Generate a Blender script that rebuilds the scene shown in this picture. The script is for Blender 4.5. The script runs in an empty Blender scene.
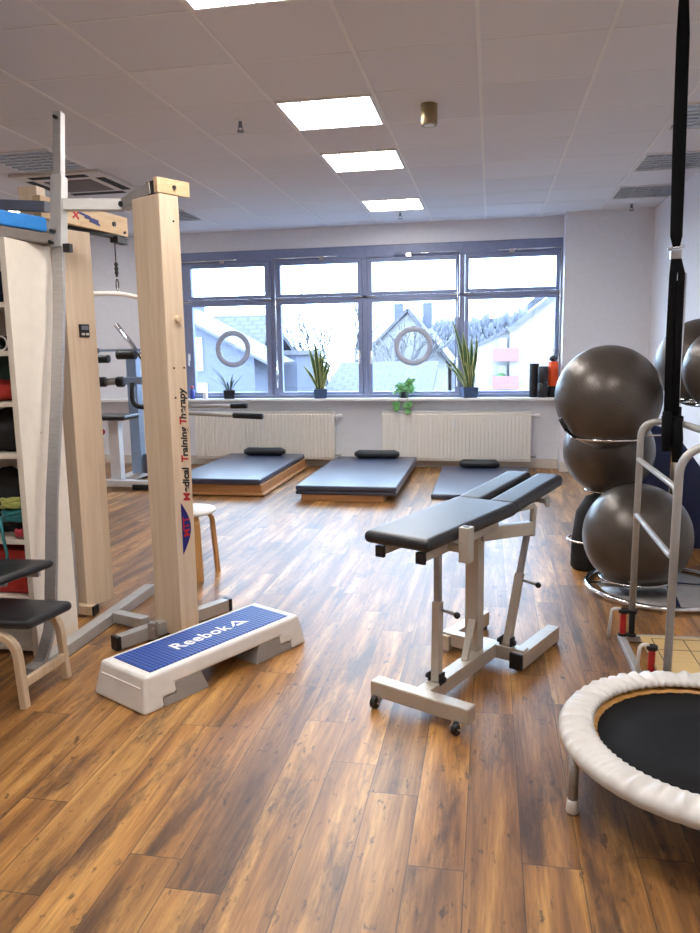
import bpy, bmesh, math, random
from mathutils import Vector as V, Matrix as M
random.seed(7)
PI = math.pi
S = bpy.context.scene
COL = S.collection
H = 2.958            # ceiling height
YW = 9.296           # window wall
XR = 1.765           # right wall
XL = -6.3            # left wall
YN = -3.2            # wall behind the camera

# ------------------------------------------------------------------ materials
class NT:
    def __init__(s, name):
        s.m = bpy.data.materials.new(name); s.m.use_nodes = True
        s.t = s.m.node_tree; s.n = s.t.nodes; s.l = s.t.links
        s.b = s.n['Principled BSDF']; s.out = s.n['Material Output']
    def add(s, typ, **kw):
        nd = s.n.new(typ)
        for k, v in kw.items(): setattr(nd, k, v)
        return nd
    def set(s, sock, v):
        if hasattr(v, 'links'): s.l.new(v, sock)
        else: sock.default_value = v
    def math(s, op, a, b=0.0, c=None):
        nd = s.add('ShaderNodeMath', operation=op); s.set(nd.inputs[0], a); s.set(nd.inputs[1], b)
        if c is not None: s.set(nd.inputs[2], c)
        return nd.outputs[0]
    def coord(s, kind='Object'):
        return s.add('ShaderNodeTexCoord').outputs[kind]
    def pos(s):
        return s.add('ShaderNodeNewGeometry').outputs['Position']
    def xyz(s, v):
        nd = s.add('ShaderNodeSeparateXYZ'); s.l.new(v, nd.inputs[0]); return nd.outputs
    def vec(s, x, y, z=0.0):
        nd = s.add('ShaderNodeCombineXYZ')
        for i, a in enumerate((x, y, z)): s.set(nd.inputs[i], a)
        return nd.outputs[0]
    def mapping(s, v, scale=(1, 1, 1), loc=(0, 0, 0), rot=(0, 0, 0)):
        nd = s.add('ShaderNodeMapping'); s.l.new(v, nd.inputs[0])
        nd.inputs['Scale'].default_value = scale; nd.inputs['Location'].default_value = loc; nd.inputs['Rotation'].default_value = rot
        return nd.outputs[0]
    def noise(s, v, scale=5, detail=3, rough=.5, dist=0):
        nd = s.add('ShaderNodeTexNoise'); s.l.new(v, nd.inputs['Vector'])
        nd.inputs['Scale'].default_value = scale; nd.inputs['Detail'].default_value = detail
        nd.inputs['Roughness'].default_value = rough; nd.inputs['Distortion'].default_value = dist
        return nd.outputs['Fac']
    def ramp(s, f, stops):
        nd = s.add('ShaderNodeValToRGB'); s.l.new(f, nd.inputs[0]); e = nd.color_ramp.elements
        while len(e) < len(stops): e.new(.5)
        for k, (p, c) in zip(e, stops): k.position = p; k.color = (*c, 1) if len(c) == 3 else c
        return nd.outputs[0]
    def mix(s, f, a, b, mode='MIX'):
        nd = s.add('ShaderNodeMix', data_type='RGBA', blend_type=mode)
        s.set(nd.inputs[0], f)
        for i, c in ((6, a), (7, b)):
            if hasattr(c, 'links'): s.l.new(c, nd.inputs[i])
            else: nd.inputs[i].default_value = (*c, 1)
        return nd.outputs[2]
    def bump(s, h, strength=.2, dist=.002):
        nd = s.add('ShaderNodeBump'); s.l.new(h, nd.inputs['Height'])
        nd.inputs['Strength'].default_value = strength; nd.inputs['Distance'].default_value = dist
        s.l.new(nd.outputs[0], s.b.inputs['Normal'])
    def base(s, c):
        if hasattr(c, 'links'): s.l.new(c, s.b.inputs['Base Color'])
        else: s.b.inputs['Base Color'].default_value = (*c, 1)

def srgb(r, g, b):
    f = lambda c: (c / 12.92 if c <= .04045 else ((c + .055) / 1.055) ** 2.4)
    return tuple(f(x / 255) for x in (r, g, b))

def plain(name, c, rough=.5, metal=0.0, var=.08, nscale=18, bump=0.0, bscale=120, coat=0, stretch=(1, 1, 1), spec=.5, crough=.15):
    t = NT(name)
    co = t.mapping(t.coord(), stretch)
    n = t.noise(co, nscale, 3)
    d = tuple(x * (1 - var) for x in c); l = tuple(min(1, x * (1 + var)) for x in c)
    t.base(t.ramp(n, [(.3, d), (.7, l)]))
    t.b.inputs['Roughness'].default_value = rough; t.b.inputs['Metallic'].default_value = metal
    t.b.inputs['Coat Weight'].default_value = coat; t.b.inputs['Coat Roughness'].default_value = crough
    t.b.inputs['Specular IOR Level'].default_value = spec
    if bump: t.bump(t.noise(co, bscale, 2), bump)
    return t.m

def wood(name, light, dark, rough=.45, axis=2, scale=1.0):
    t = NT(name); sc = [22, 22, 22]; sc[axis] = 1.2
    co = t.mapping(t.coord(), tuple(x * scale for x in sc))
    n = t.noise(co, 1.5, 5, .6, .6)
    t.base(t.ramp(n, [(.3, dark), (.68, light)]))
    t.b.inputs['Roughness'].default_value = rough
    return t.m

def floor_mat():
    t = NT('plank laminate'); p = t.xyz(t.pos()); W, L = .162, 1.28
    xs = t.math('DIVIDE', t.math('ADD', p[0], .055), W); col = t.math('FLOOR', xs)
    wn = t.add('ShaderNodeTexWhiteNoise', noise_dimensions='1D'); t.l.new(col, wn.inputs['W'])
    ys = t.math('ADD', t.math('DIVIDE', p[1], L), t.math('MULTIPLY', wn.outputs['Value'], 3.0)); row = t.math('FLOOR', ys)
    w2 = t.add('ShaderNodeTexWhiteNoise', noise_dimensions='2D'); t.l.new(t.vec(col, row), w2.inputs['Vector'])
    r = w2.outputs['Value']; rc = t.xyz(w2.outputs['Color'])
    fx = t.math('FRACT', xs); fy = t.math('FRACT', ys)
    seam = t.math('MINIMUM', t.math('MULTIPLY', t.math('MINIMUM', fx, t.math('SUBTRACT', 1, fx)), W),
                  t.math('MULTIPLY', t.math('MINIMUM', fy, t.math('SUBTRACT', 1, fy)), L))
    sm = t.math('LESS_THAN', seam, .0016)
    # grain coordinates shifted per plank
    gx = t.math('ADD', p[0], t.math('MULTIPLY', rc[0], 37.0)); gy = t.math('ADD', p[1], t.math('MULTIPLY', rc[1], 53.0))
    V2 = lambda a, c, z=0.0: t.vec(t.math('MULTIPLY', gx, a), t.math('MULTIPLY', gy, c), z)
    g1 = t.noise(V2(9.5, .75), 1.0, 6, .6, .8)
    g2 = t.noise(V2(110.0, 6.0), 1.0, 4, .65)
    bl = t.noise(V2(9.0, 1.5, 3.0), 1.0, 3, .5, .4)
    bf = t.noise(V2(60.0, 13.0, 5.0), 1.0, 5, .7, .5)
    c = t.ramp(g1, [(.24, srgb(80, 51, 27)), (.40, srgb(126, 86, 44)), (.53, srgb(164, 117, 62)), (.70, srgb(208, 162, 96))])
    tone = t.ramp(r, [(0, (.70, .67, .65)), (.35, (.92, .89, .86)), (.7, (1.02, 1.0, .97)), (1, (1.16, 1.10, 1.02))])
    c = t.mix(1.0, c, tone, 'MULTIPLY')
    blot = t.math('ADD', t.math('MULTIPLY', bl, .72), t.math('MULTIPLY', bf, .32))
    st = t.ramp(blot, [(.535, (0, 0, 0)), (.66, (1, 1, 1))])
    c = t.mix(t.math('MULTIPLY', st, .72), c, srgb(56, 36, 24))
    kn = t.noise(V2(30.0, 11.0, 9.0), 1.0, 4, .65, .3)
    c = t.mix(t.math('MULTIPLY', t.ramp(kn, [(.60, (0, 0, 0)), (.68, (1, 1, 1))]), .75), c, srgb(50, 32, 20))
    gr = t.ramp(g2, [(.3, (.70, .67, .64)), (.62, (1.08, 1.08, 1.08))])
    c = t.mix(1.0, c, gr, 'MULTIPLY')
    c = t.mix(t.math('MULTIPLY', sm, .75), c, (.03, .018, .01))
    t.base(c)
    t.l.new(t.ramp(g1, [(.2, (.44,) * 3), (.8, (.37,) * 3)]), t.b.inputs['Roughness'])
    t.b.inputs['Specular IOR Level'].default_value = .66
    t.b.inputs['Coat Weight'].default_value = .12; t.b.inputs['Coat Roughness'].default_value = .40
    t.bump(t.math('ADD', t.math('MULTIPLY', g2, .25), t.math('MULTIPLY', sm, -1.0)), .12, .002)
    return t.m

GX, GY, GS = -.0764, 4.0295, .625       # ceiling grid
def ceiling_mat():
    t = NT('mineral ceiling tiles'); p = t.xyz(t.pos())
    i = t.math('FLOOR', t.math('DIVIDE', t.math('SUBTRACT', p[0], GX), GS)); j = t.math('FLOOR', t.math('DIVIDE', t.math('SUBTRACT', p[1], GY), GS))
    w = t.add('ShaderNodeTexWhiteNoise', noise_dimensions='2D'); t.l.new(t.vec(i, j), w.inputs['Vector'])
    c = t.ramp(w.outputs['Value'], [(0, (.715, .715, .735)), (1, (.775, .775, .79))])
    n = t.noise(t.pos(), 260, 2)
    t.base(t.mix(1.0, c, t.ramp(n, [(.3, (.93,) * 3), (.7, (1.03,) * 3)]), 'MULTIPLY'))
    t.b.inputs['Roughness'].default_value = .9
    t.bump(n, .25, .001)
    return t.m

def emit(name, c, s):
    t = NT(name); e = t.add('ShaderNodeEmission'); e.inputs[0].default_value = (*c, 1); e.inputs[1].default_value = s
    t.l.new(e.outputs[0], t.out.inputs[0]); return t.m

def glass_mat():
    t = NT('window glass'); tr = t.add('ShaderNodeBsdfTransparent'); gl = t.add('ShaderNodeBsdfGlossy')
    gl.inputs['Roughness'].default_value = .02; tr.inputs[0].default_value = (.93, .96, .97, 1)
    n = t.noise(t.coord(), 3, 1); fac = t.math('MULTIPLY_ADD', n, .02, .04)
    mx = t.add('ShaderNodeMixShader'); t.l.new(fac, mx.inputs[0]); t.l.new(tr.outputs[0], mx.inputs[1]); t.l.new(gl.outputs[0], mx.inputs[2])
    t.l.new(mx.outputs[0], t.out.inputs[0]); return t.m

def ring_mat():
    t = NT('grey translucent film'); n = t.noise(t.coord(), 30, 3)
    c = t.ramp(n, [(.3, (.62, .60, .63)), (.7, (.68, .66, .69))])
    d = t.add('ShaderNodeBsdfDiffuse'); tr = t.add('ShaderNodeBsdfTranslucent'); t.l.new(c, d.inputs[0])
    tr.inputs[0].default_value = (.28, .272, .295, 1)
    mx = t.add('ShaderNodeMixShader'); mx.inputs[0].default_value = .5; t.l.new(d.outputs[0], mx.inputs[1]); t.l.new(tr.outputs[0], mx.inputs[2])
    t.l.new(mx.outputs[0], t.out.inputs[0]); return t.m

def ball_mat():
    t = NT('grey exercise ball vinyl'); o = t.coord(); z = t.xyz(o)
    w = t.add('ShaderNodeTexWave', wave_type='BANDS', bands_direction='Z'); t.l.new(o, w.inputs['Vector'])
    w.inputs['Scale'].default_value = 26; w.inputs['Distortion'].default_value = .15
    n = t.noise(o, 7, 4)
    t.base(t.ramp(n, [(.3, srgb(78, 71, 65)), (.7, srgb(90, 82, 75))]))
    t.b.inputs['Metallic'].default_value = .45; t.b.inputs['Roughness'].default_value = .36
    t.b.inputs['Coat Weight'].default_value = .25; t.b.inputs['Coat Roughness'].default_value = .25
    t.bump(w.outputs['Fac'], .10, .004)
    return t.m

def step_mat():
    t = NT('blue dimpled rubber'); p = t.xyz(t.coord())
    a = t.math('ADD', p[0], t.math('MULTIPLY', p[1], 1.0)); b = t.math('SUBTRACT', p[0], t.math('MULTIPLY', p[1], 1.0))
    k = 150.0
    h = t.math('MULTIPLY', t.math('SINE', t.math('MULTIPLY', a, k)), t.math('SINE', t.math('MULTIPLY', b, k)))
    t.base(t.ramp(t.math('MULTIPLY_ADD', h, .5, .5), [(.2, srgb(18, 50, 120)), (.75, srgb(34, 84, 172))]))
    t.b.inputs['Roughness'].default_value = .42
    t.bump(h, .6, .003)
    return t.m

def tiles_mat(name, c1, c2):
    t = NT(name); p = t.xyz(t.coord())
    b = t.add('ShaderNodeTexBrick'); t.l.new(t.vec(p[0], t.math('ADD', p[1], p[2])), b.inputs['Vector'])
    b.inputs['Scale'].default_value = 1.0; b.inputs['Brick Width'].default_value = .5; b.inputs['Row Height'].default_value = .42
    b.inputs['Mortar Size'].default_value = .05
    b.inputs['Color1'].default_value = (*c1, 1); b.inputs['Color2'].default_value = (*[x * .9 for x in c1], 1); b.inputs['Mortar'].default_value = (*c2, 1)
    t.base(b.outputs[0]); t.b.inputs['Roughness'].default_value = .8
    return t.m

MT = {
 'floor': floor_mat(), 'ceil': ceiling_mat(),
 'wall': plain('white wall paint', (.82, .83, .87), .8, var=.02, bump=.08, bscale=300),
 'wallr': plain('right wall paint', (.82, .83, .87), .8, var=.02, bump=.08, bscale=300),
 'skirt': plain('cream skirting', (.70, .65, .57), .5, var=.03),
 'tbar': plain('white ceiling grid metal', (.80, .79, .77), .45, var=.02),
 'frame': plain('blue grey window paint', srgb(128, 138, 170), .45, var=.05),
 'sill': plain('white sill laminate', (.82, .82, .82), .3, var=.02),
 'glass': glass_mat(),
 'lamp': emit('lit lamp diffuser', (1, .96, .93), 25.0),
 'lampoff': plain('mirror louvre aluminium', (.48, .50, .52), .30, .85, var=.1),
 'white': plain('white plastic', (.78, .77, .75), .45, var=.03),
 'white_step': plain('white step plastic', (.78, .75, .71), .42, var=.04, bump=.05, bscale=400),
 'grey_step': plain('warm grey plastic', (.30, .28, .26), .5, var=.05),
 'step': step_mat(),
 'cream': plain('cream radiator enamel', (.84, .80, .73), .4, var=.02),
 'steel': plain('brushed grey steel', (.40, .385, .37), .40, .6, var=.08, stretch=(1, 1, 8)),
 'steel_paint': plain('silver grey painted tube', (.42, .405, .385), .42, .35, var=.05),
 'beige_paint': plain('warm grey enamelled tube', (.52, .47, .40), .35, .3, var=.05),
 'chrome': plain('chrome', (.75, .75, .75), .14, 1.0, var=.04),
 'black': plain('black plastic', (.008, .008, .009), .45, var=.2),
 'dark': plain('dark slot', (.01, .01, .01), .8, var=.1),
 'vinyl': plain('black upholstery vinyl', (.010, .011, .014), .44, var=.15, bump=.10, bscale=500, spec=.55, coat=.22, crough=.30),
 'matblue': plain('dark blue mat vinyl', (.022, .036, .085), .40, var=.12, bump=.12, bscale=420, spec=.8, coat=.6, crough=.36),
 'navy': plain('navy mat vinyl', (.012, .022, .085), .45, var=.15),
 'blue_foam': plain('bright blue foam', srgb(30, 122, 198), .6, var=.06, bump=.1),
 'grey_foam': plain('grey brown foam', srgb(112, 104, 98), .7, var=.08, bump=.2),
 'birch': wood('pale birch plywood', srgb(222, 202, 176), srgb(206, 182, 152), .42),
 'birch_h': wood('pale birch plywood along', srgb(218, 190, 152), srgb(198, 166, 124), .42, axis=1),
 'beech': wood('beech bentwood', srgb(206, 160, 104), srgb(184, 134, 78), .4),
 'palewood': wood('pale bleached bentwood', srgb(214, 192, 162), srgb(196, 170, 136), .4),
 'matwood': wood('oak plywood plinth', srgb(186, 136, 88), srgb(160, 110, 66), .45, axis=0),
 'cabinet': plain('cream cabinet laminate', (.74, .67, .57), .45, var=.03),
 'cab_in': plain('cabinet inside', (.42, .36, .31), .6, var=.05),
 'ball': ball_mat(),
 'web': plain('black webbing', (.004, .004, .005), .9, spec=.15, var=.2, bump=.3, bscale=700),
 'tramp_pad': plain('silver white vinyl skirt', (.66, .63, .59), .36, var=.05),
 'tramp_mat': plain('black woven trampoline mat', (.005, .005, .006), .75, spec=.2, var=.2, bump=.3, bscale=900),
 'amber': plain('amber frame glimpse', (.50, .24, .05), .4, var=.1),
 'red': plain('red plastic', (.50, .02, .02), .4, var=.1),
 'red_cloth': plain('red cloth', (.42, .03, .02), .85, var=.2, bump=.3, bscale=60),
 'orange': plain('orange foam', srgb(232, 78, 22), .6, var=.05),
 'navy_cloth': plain('dark navy cloth', (.012, .014, .032), .85, var=.3, bump=.4, bscale=40),
 'black_cloth': plain('black cloth', (.010, .010, .011), .8, var=.3, bump=.4, bscale=40),
 'green_cloth': plain('dark green cloth', (.02, .055, .045), .85, var=.25, bump=.4, bscale=50),
 'lime': plain('lime rubber band', (.42, .45, .12), .6, var=.2),
 'teal': plain('teal rubber band', (.02, .16, .17), .6, var=.2),
 'pink': plain('pink red rubber band', (.55, .05, .07), .6, var=.1),
 'leaf': plain('dark green leaf', (.055, .13, .045), .4, var=.4, nscale=40),
 'leaf_edge': plain('yellow leaf margin', (.62, .60, .24), .4, var=.2),
 'leaf2': plain('bright green leaf', (.10, .30, .08), .4, var=.3, nscale=30),
 'aloe': plain('grey green leaf', (.04, .07, .05), .5, var=.3),
 'soil': plain('potting soil', (.03, .02, .015), .95, var=.4, nscale=60),
 'pot': plain('blue grey glazed pot', srgb(62, 84, 118), .4, var=.1),
 'potdark': plain('dark pot', srgb(34, 38, 48), .5, var=.1),
 'ring': ring_mat(),
 'print_red': plain('red lettering', srgb(190, 30, 36), .5, var=.02),
 'print_black': plain('black lettering', (.012, .012, .014), .5, var=.02),
 'print_white': plain('white lettering', (.85, .85, .85), .5, var=.02),
 'print_blue': plain('blue emblem', srgb(28, 32, 110), .4, var=.08),
 'mach_white': plain('white machine enamel', (.74, .75, .77), .35, var=.03),
 'mach_blue': plain('silver blue machine tube', srgb(150, 168, 192), .3, .45, var=.05),
 'mach_grey': plain('grey machine panel', srgb(104, 108, 118), .5, var=.06),
 'brass': plain('bronze lamp housing', (.30, .23, .13), .35, .5, var=.1),
 'board': plain('yellow plywood platform', srgb(196, 166, 112), .45, var=.06, stretch=(1, 8, 1)),
 'ac': plain('off white casing', (.66, .63, .58), .5, var=.03),
 'bottle_blue': plain('blue bottle plastic', (.03, .05, .30), .35, var=.1),
 # outside
 'out_wall': plain('blue grey render', (.085, .092, .125), .9, var=.05, nscale=2),
 'out_wall2': plain('pale render', (.26, .255, .255), .9, var=.04, nscale=2),
 'out_wall3': plain('pinkish pale render', (.215, .185, .175), .9, var=.04, nscale=2),
 'out_roof': tiles_mat('blue grey roof tiles', (.068, .070, .086), (.040, .041, .052)),
 'out_roof2': tiles_mat('brown grey roof tiles', (.095, .093, .108), (.07, .07, .082)),
 'out_white': plain('white window frame', (.4, .4, .4), .6, var=.02),
 'out_pane': plain('pane', (.09, .10, .13), .2, var=.1),
 'out_pink': plain('pink balcony panel', (.21, .085, .09), .8, var=.05),
 'bark': plain('bare grey bark', (.13, .127, .135), .9, var=.2),
 'forest': plain('winter woodland', (.105, .11, .135), 1.0, var=.2, nscale=3),
 'out_ground': plain('courtyard ground', (.11, .11, .12), .9, var=.15, nscale=1),
}

# ------------------------------------------------------------------ mesh helpers
def bm_new(): return bmesh.new()
def box(bm, x0, x1, y0, y1, z0, z1, mi=0):
    vs = [bm.verts.new((x, y, z)) for z in (z0, z1) for y in (y0, y1) for x in (x0, x1)]
    for f in ((0, 2, 3, 1), (4, 5, 7, 6), (0, 1, 5, 4), (2, 6, 7, 3), (0, 4, 6, 2), (1, 3, 7, 5)):
        bm.faces.new([vs[i] for i in f]).material_index = mi
    return vs
def hexa(bm, p, mi=0):          # 8 points: bottom 4 ccw, top 4 ccw
    vs = [bm.verts.new(q) for q in p]
    for f in ((3, 2, 1, 0), (4, 5, 6, 7), (0, 1, 5, 4), (1, 2, 6, 5), (2, 3, 7, 6), (3, 0, 4, 7)):
        bm.faces.new([vs[i] for i in f]).material_index = mi
def beam(bm, p, q, w, h, up=(0, 0, 1), mi=0, w2=None, h2=None):
    p, q = V(p), V(q); d = (q - p).normalized(); u = V(up)
    if abs(d.dot(u)) > .99: u = V((0, 1, 0))
    s = d.cross(u).normalized(); u = s.cross(d).normalized()
    w2 = w if w2 is None else w2; h2 = h if h2 is None else h2
    a = [p - s * w / 2 - u * h / 2, p + s * w / 2 - u * h / 2, p + s * w / 2 + u * h / 2, p - s * w / 2 + u * h / 2]
    b = [q - s * w2 / 2 - u * h2 / 2, q + s * w2 / 2 - u * h2 / 2, q + s * w2 / 2 + u * h2 / 2, q - s * w2 / 2 + u * h2 / 2]
    hexa(bm, a + b, mi)
def ribbon(bm, pts, side, w, th):
    pts = [V(p) for p in pts]; side = V(side).normalized(); rows = []
    for i, p in enumerate(pts):
        d = (pts[min(i + 1, len(pts) - 1)] - pts[max(i - 1, 0)]).normalized(); nn = d.cross(side).normalized()
        rows.append([bm.verts.new(p + side * a * w / 2 + nn * c * th / 2) for a, c in ((-1, -1), (1, -1), (1, 1), (-1, 1))])
    for a, c in zip(rows, rows[1:]):
        for k in range(4): bm.faces.new((a[k], a[(k + 1) % 4], c[(k + 1) % 4], c[k]))
    bm.faces.new(rows[0][::-1]); bm.faces.new(rows[-1])
def fillet(pts, r, n=6):
    pts = [V(p) for p in pts]; out = [pts[0]]
    for a, b, c in zip(pts, pts[1:], pts[2:]):
        d1 = (a - b); d2 = (c - b); k = min(r, d1.length * .48, d2.length * .48)
        p1 = b + d1.normalized() * k; p2 = b + d2.normalized() * k
        for i in range(n + 1):
            t = i / n; out.append(p1 * (1 - t) ** 2 + b * 2 * t * (1 - t) + p2 * t * t)
    out.append(pts[-1]); return out
def tube(bm, pts, r, seg=12, closed=False, mi=0, flat=None, up=None):
    pts = [V(p) for p in pts]; n = len(pts); rings = []; prev = None
    rr = r if isinstance(r, (list, tuple)) else [r] * n
    for i, p in enumerate(pts):
        if closed: d = pts[(i + 1) % n] - pts[i - 1]
        else: d = pts[min(i + 1, n - 1)] - pts[max(i - 1, 0)]
        d.normalize()
        if prev is None:
            a = V(up) if up else (V((0, 0, 1)) if abs(d.z) < .9 else V((1, 0, 0)))
            s = d.cross(a).normalized()
        else:
            s = prev - d * prev.dot(d); s.normalize()
        prev = s; u = s.cross(d)
        fs, fu = flat if flat else (1, 1)
        rings.append([bm.verts.new(p + s * math.cos(2 * PI * k / seg) * rr[i] * fs + u * math.sin(2 * PI * k / seg) * rr[i] * fu) for k in range(seg)])
    m = n if closed else n - 1
    for i in range(m):
        a, b = rings[i], rings[(i + 1) % n]
        if closed and i == n - 1:      # best alignment
            off = min(range(seg), key=lambda o: (a[0].co - b[o].co).length); b = b[off:] + b[:off]
        for k in range(seg):
            f = bm.faces.new((a[k], a[(k + 1) % seg], b[(k + 1) % seg], b[k])); f.material_index = mi; f.smooth = True
    if not closed:
        bm.faces.new(rings[0][::-1]).material_index = mi; bm.faces.new(rings[-1]).material_index = mi
def cyl(bm, p, q, r, seg=20, r2=None, mi=0):
    tube(bm, [p, q], [r, r if r2 is None else r2], seg, mi=mi)
def lathe(bm, prof, c=(0, 0, 0), seg=40, mi=0, close=False):
    rings = []
    for (r, z) in prof:
        if r < 1e-6: rings.append([bm.verts.new((c[0], c[1], c[2] + z))])
        else: rings.append([bm.verts.new((c[0] + r * math.cos(2 * PI * k / seg), c[1] + r * math.sin(2 * PI * k / seg), c[2] + z)) for k in range(seg)])
    prs = list(zip(rings, rings[1:])) + ([(rings[-1], rings[0])] if close else [])
    for a, b in prs:
        for k in range(seg):
            k2 = (k + 1) % seg
            if len(a) == 1 and len(b) == 1: continue
            if len(a) == 1: f = bm.faces.new((a[0], b[k2], b[k]))
            elif len(b) == 1: f = bm.faces.new((a[k], a[k2], b[0]))
            else: f = bm.faces.new((a[k], a[k2], b[k2], b[k]))
            f.smooth = True; f.material_index = mi
def torus(bm, c, R, r, seg=48, s2=10, M3=None, mi=0):
    M3 = M3 or M.Identity(3)
    tube(bm, [V(c) + M3 @ V((R * math.cos(2 * PI * k / seg), R * math.sin(2 * PI * k / seg), 0)) for k in range(seg)], r, s2, closed=True, mi=mi)
def sphere(bm, c, r, seg=24, sc=(1, 1, 1), mi=0):
    mat = M.Translation(V(c)) @ M.Diagonal((*sc, 1))
    res = bmesh.ops.create_uvsphere(bm, u_segments=seg, v_segments=seg // 2, radius=r, matrix=mat)
    for v in res['verts']:
        for f in v.link_faces: f.smooth = True; f.material_index = mi
def prism(bm, poly, axis, a0, a1, mi=0):
    """poly: 2-D points; axis 'x','y','z' = extrusion axis"""
    def mk(p, a):
        return {'x': (a, p[0], p[1]), 'y': (p[0], a, p[1]), 'z': (p[0], p[1], a)}[axis]
    A = [bm.verts.new(mk(p, a0)) for p in poly]; B = [bm.verts.new(mk(p, a1)) for p in poly]; n = len(poly)
    for f in [A, B[::-1]] + [(A[i], B[i], B[(i + 1) % n], A[(i + 1) % n]) for i in range(n)]:
        bm.faces.new(f).material_index = mi

ROOTM = {}
def obj(name, bm, mats, parent=None, world=True, bevel=0, bseg=2, smooth=False, root=None):
    """one mesh object; world=True: the bmesh is in world space and is brought into its thing's space"""
    r = root or parent
    if world and r is not None and r.name in ROOTM: bmesh.ops.transform(bm, matrix=ROOTM[r.name].inverted(), verts=bm.verts)
    bmesh.ops.recalc_face_normals(bm, faces=bm.faces)
    me = bpy.data.meshes.new(name); bm.to_mesh(me); bm.free()
    for m in (mats if isinstance(mats, (list, tuple)) else [mats]): me.materials.append(MT[m] if isinstance(m, str) else m)
    o = bpy.data.objects.new(name, me); COL.objects.link(o)
    if parent is not None:
        o.parent = parent
        ROOTM[o.name] = ROOTM.get(r.name, M.Identity(4))
    if smooth:
        for p in me.polygons: p.use_smooth = True
    if bevel:
        b = o.modifiers.new('edge', 'BEVEL'); b.width = bevel; b.segments = bseg; b.limit_method = 'ANGLE'; b.angle_limit = math.radians(40)
        b.harden_normals = False
    return o
def pieces(name, bm, mats, parent=None, **k):
    """every loose piece of the bmesh becomes a part of its own"""
    seen = set(); out = []
    bm.verts.ensure_lookup_table(); bm.verts.index_update()
    for v0 in bm.verts:
        if v0.index in seen: continue
        st = [v0]; isl = []; seen.add(v0.index)
        while st:
            v = st.pop(); isl.append(v)
            for e in v.link_edges:
                w = e.other_vert(v)
                if w.index not in seen: seen.add(w.index); st.append(w)
        nb = bmesh.new(); mp = {v.index: nb.verts.new(v.co) for v in isl}; fs = {f for v in isl for f in v.link_faces}
        for f in fs:
            g = nb.faces.new([mp[v.index] for v in f.verts]); g.material_index = f.material_index; g.smooth = f.smooth
        out.append(obj(name, nb, mats, parent, **k))
    bm.free(); return out
def tag(o, label, cat, group=None, kind=None):
    o['label'] = label; o['category'] = cat
    if group: o['group'] = group
    if kind: o['kind'] = kind
    return o
def thing(name, label, cat, loc=(0, 0, 0), rz=0, group=None):
    o = bpy.data.objects.new(name, None); COL.objects.link(o); o.empty_display_size = .1
    o.location = loc; o.rotation_euler = (0, 0, rz)
    ROOTM[o.name] = M.Translation(V(loc)) @ M.Rotation(rz, 4, 'Z')
    return tag(o, label, cat, group)
def struct(name, bm, m, parent=None, **k):
    o = obj(name, bm, m, parent, **k); o['kind'] = 'structure'; return o
def copy_tree(o, parent=None):
    c = o.copy(); COL.objects.link(c)
    if parent: c.parent = parent
    for ch in list(o.children): copy_tree(ch, c)
    return c
def text_obj(name, body, size, mat, parent, mtx, extrude=.0006, bold=0.0, shear=0.0, spacing=1.0):
    cu = bpy.data.curves.new(name, 'FONT'); cu.body = body; cu.size = size; cu.extrude = extrude; cu.offset = bold; cu.shear = shear
    cu.space_character = spacing; cu.align_x = 'LEFT'
    cu.materials.append(MT[mat]); o = bpy.data.objects.new(name, cu); COL.objects.link(o)
    me = bpy.data.meshes.new_from_object(o); bpy.data.objects.remove(o)
    o = bpy.data.objects.new(name, me); COL.objects.link(o)
    if not me.materials: me.materials.append(MT[mat])
    o.parent = parent; o.matrix_local = mtx; return o

# ------------------------------------------------------------------ room shell
b = bm_new(); box(b, XL - .2, XR + .2, YN - .2, YW + .25, -.12, 0); struct('floor', b, 'floor')
b = bm_new(); box(b, XL - .2, XR + .2, YN - .2, YW + .25, H, H + .1); struct('ceiling', b, 'ceil')
b = bm_new()
i = math.floor((XL - GX) / GS)
while GX + i * GS < XR:
    x = GX + i * GS
    if x > XL: box(b, x - .010, x + .010, YN, YW, H - .004, H + .01)
    i += 1
j = math.floor((YN - GY) / GS)
while GY + j * GS < YW:
    y = GY + j * GS
    if y > YN: box(b, XL, XR, y - .006, y + .006, H - .002, H + .01)
    j += 1
struct('trim_1', b, 'tbar')
WX0, WX1, WZ0, WZ1 = -3.93, .815, .87, 2.72
b = bm_new()
box(b, XL - .2, WX0, YW, YW + .25, 0, H); box(b, WX1, XR + .2, YW, YW + .25, 0, H)
box(b, WX0, WX1, YW, YW + .25, 0, WZ0 - .03); box(b, WX0, WX1, YW, YW + .25, WZ1, H)
struct('wall_back', b, 'wall')
b = bm_new(); box(b, XR, XR + .2, YN - .2, YW, 0, H); struct('wall_right', b, 'wallr')
b = bm_new(); box(b, XL - .2, XL, YN - .2, YW, 0, H); struct('wall_left', b, 'wall')
b = bm_new(); box(b, XL, XR, YN - .2, YN, 0, H); struct('wall_near', b, 'wall')
b = bm_new(); box(b, WX1 + .003, XR, 9.06, YW, 0, H); struct('wall_corner', b, 'wall')
b = bm_new(); box(b, XL, WX1, YW - .02, YW, 0, .115); box(b, WX1, XR, 9.04, 9.06, 0, .115); struct('baseboard_back', b, 'skirt', bevel=.004)
b = bm_new(); box(b, XR - .015, XR, YN, 9.04, 0, .115); struct('baseboard_right', b, 'skirt', bevel=.004)
b = bm_new(); box(b, XL, WX1, 9.12, YW + .02, WZ0 - .032, WZ0); struct('trim_2', b, 'sill', bevel=.006)      # window sill board

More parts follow.
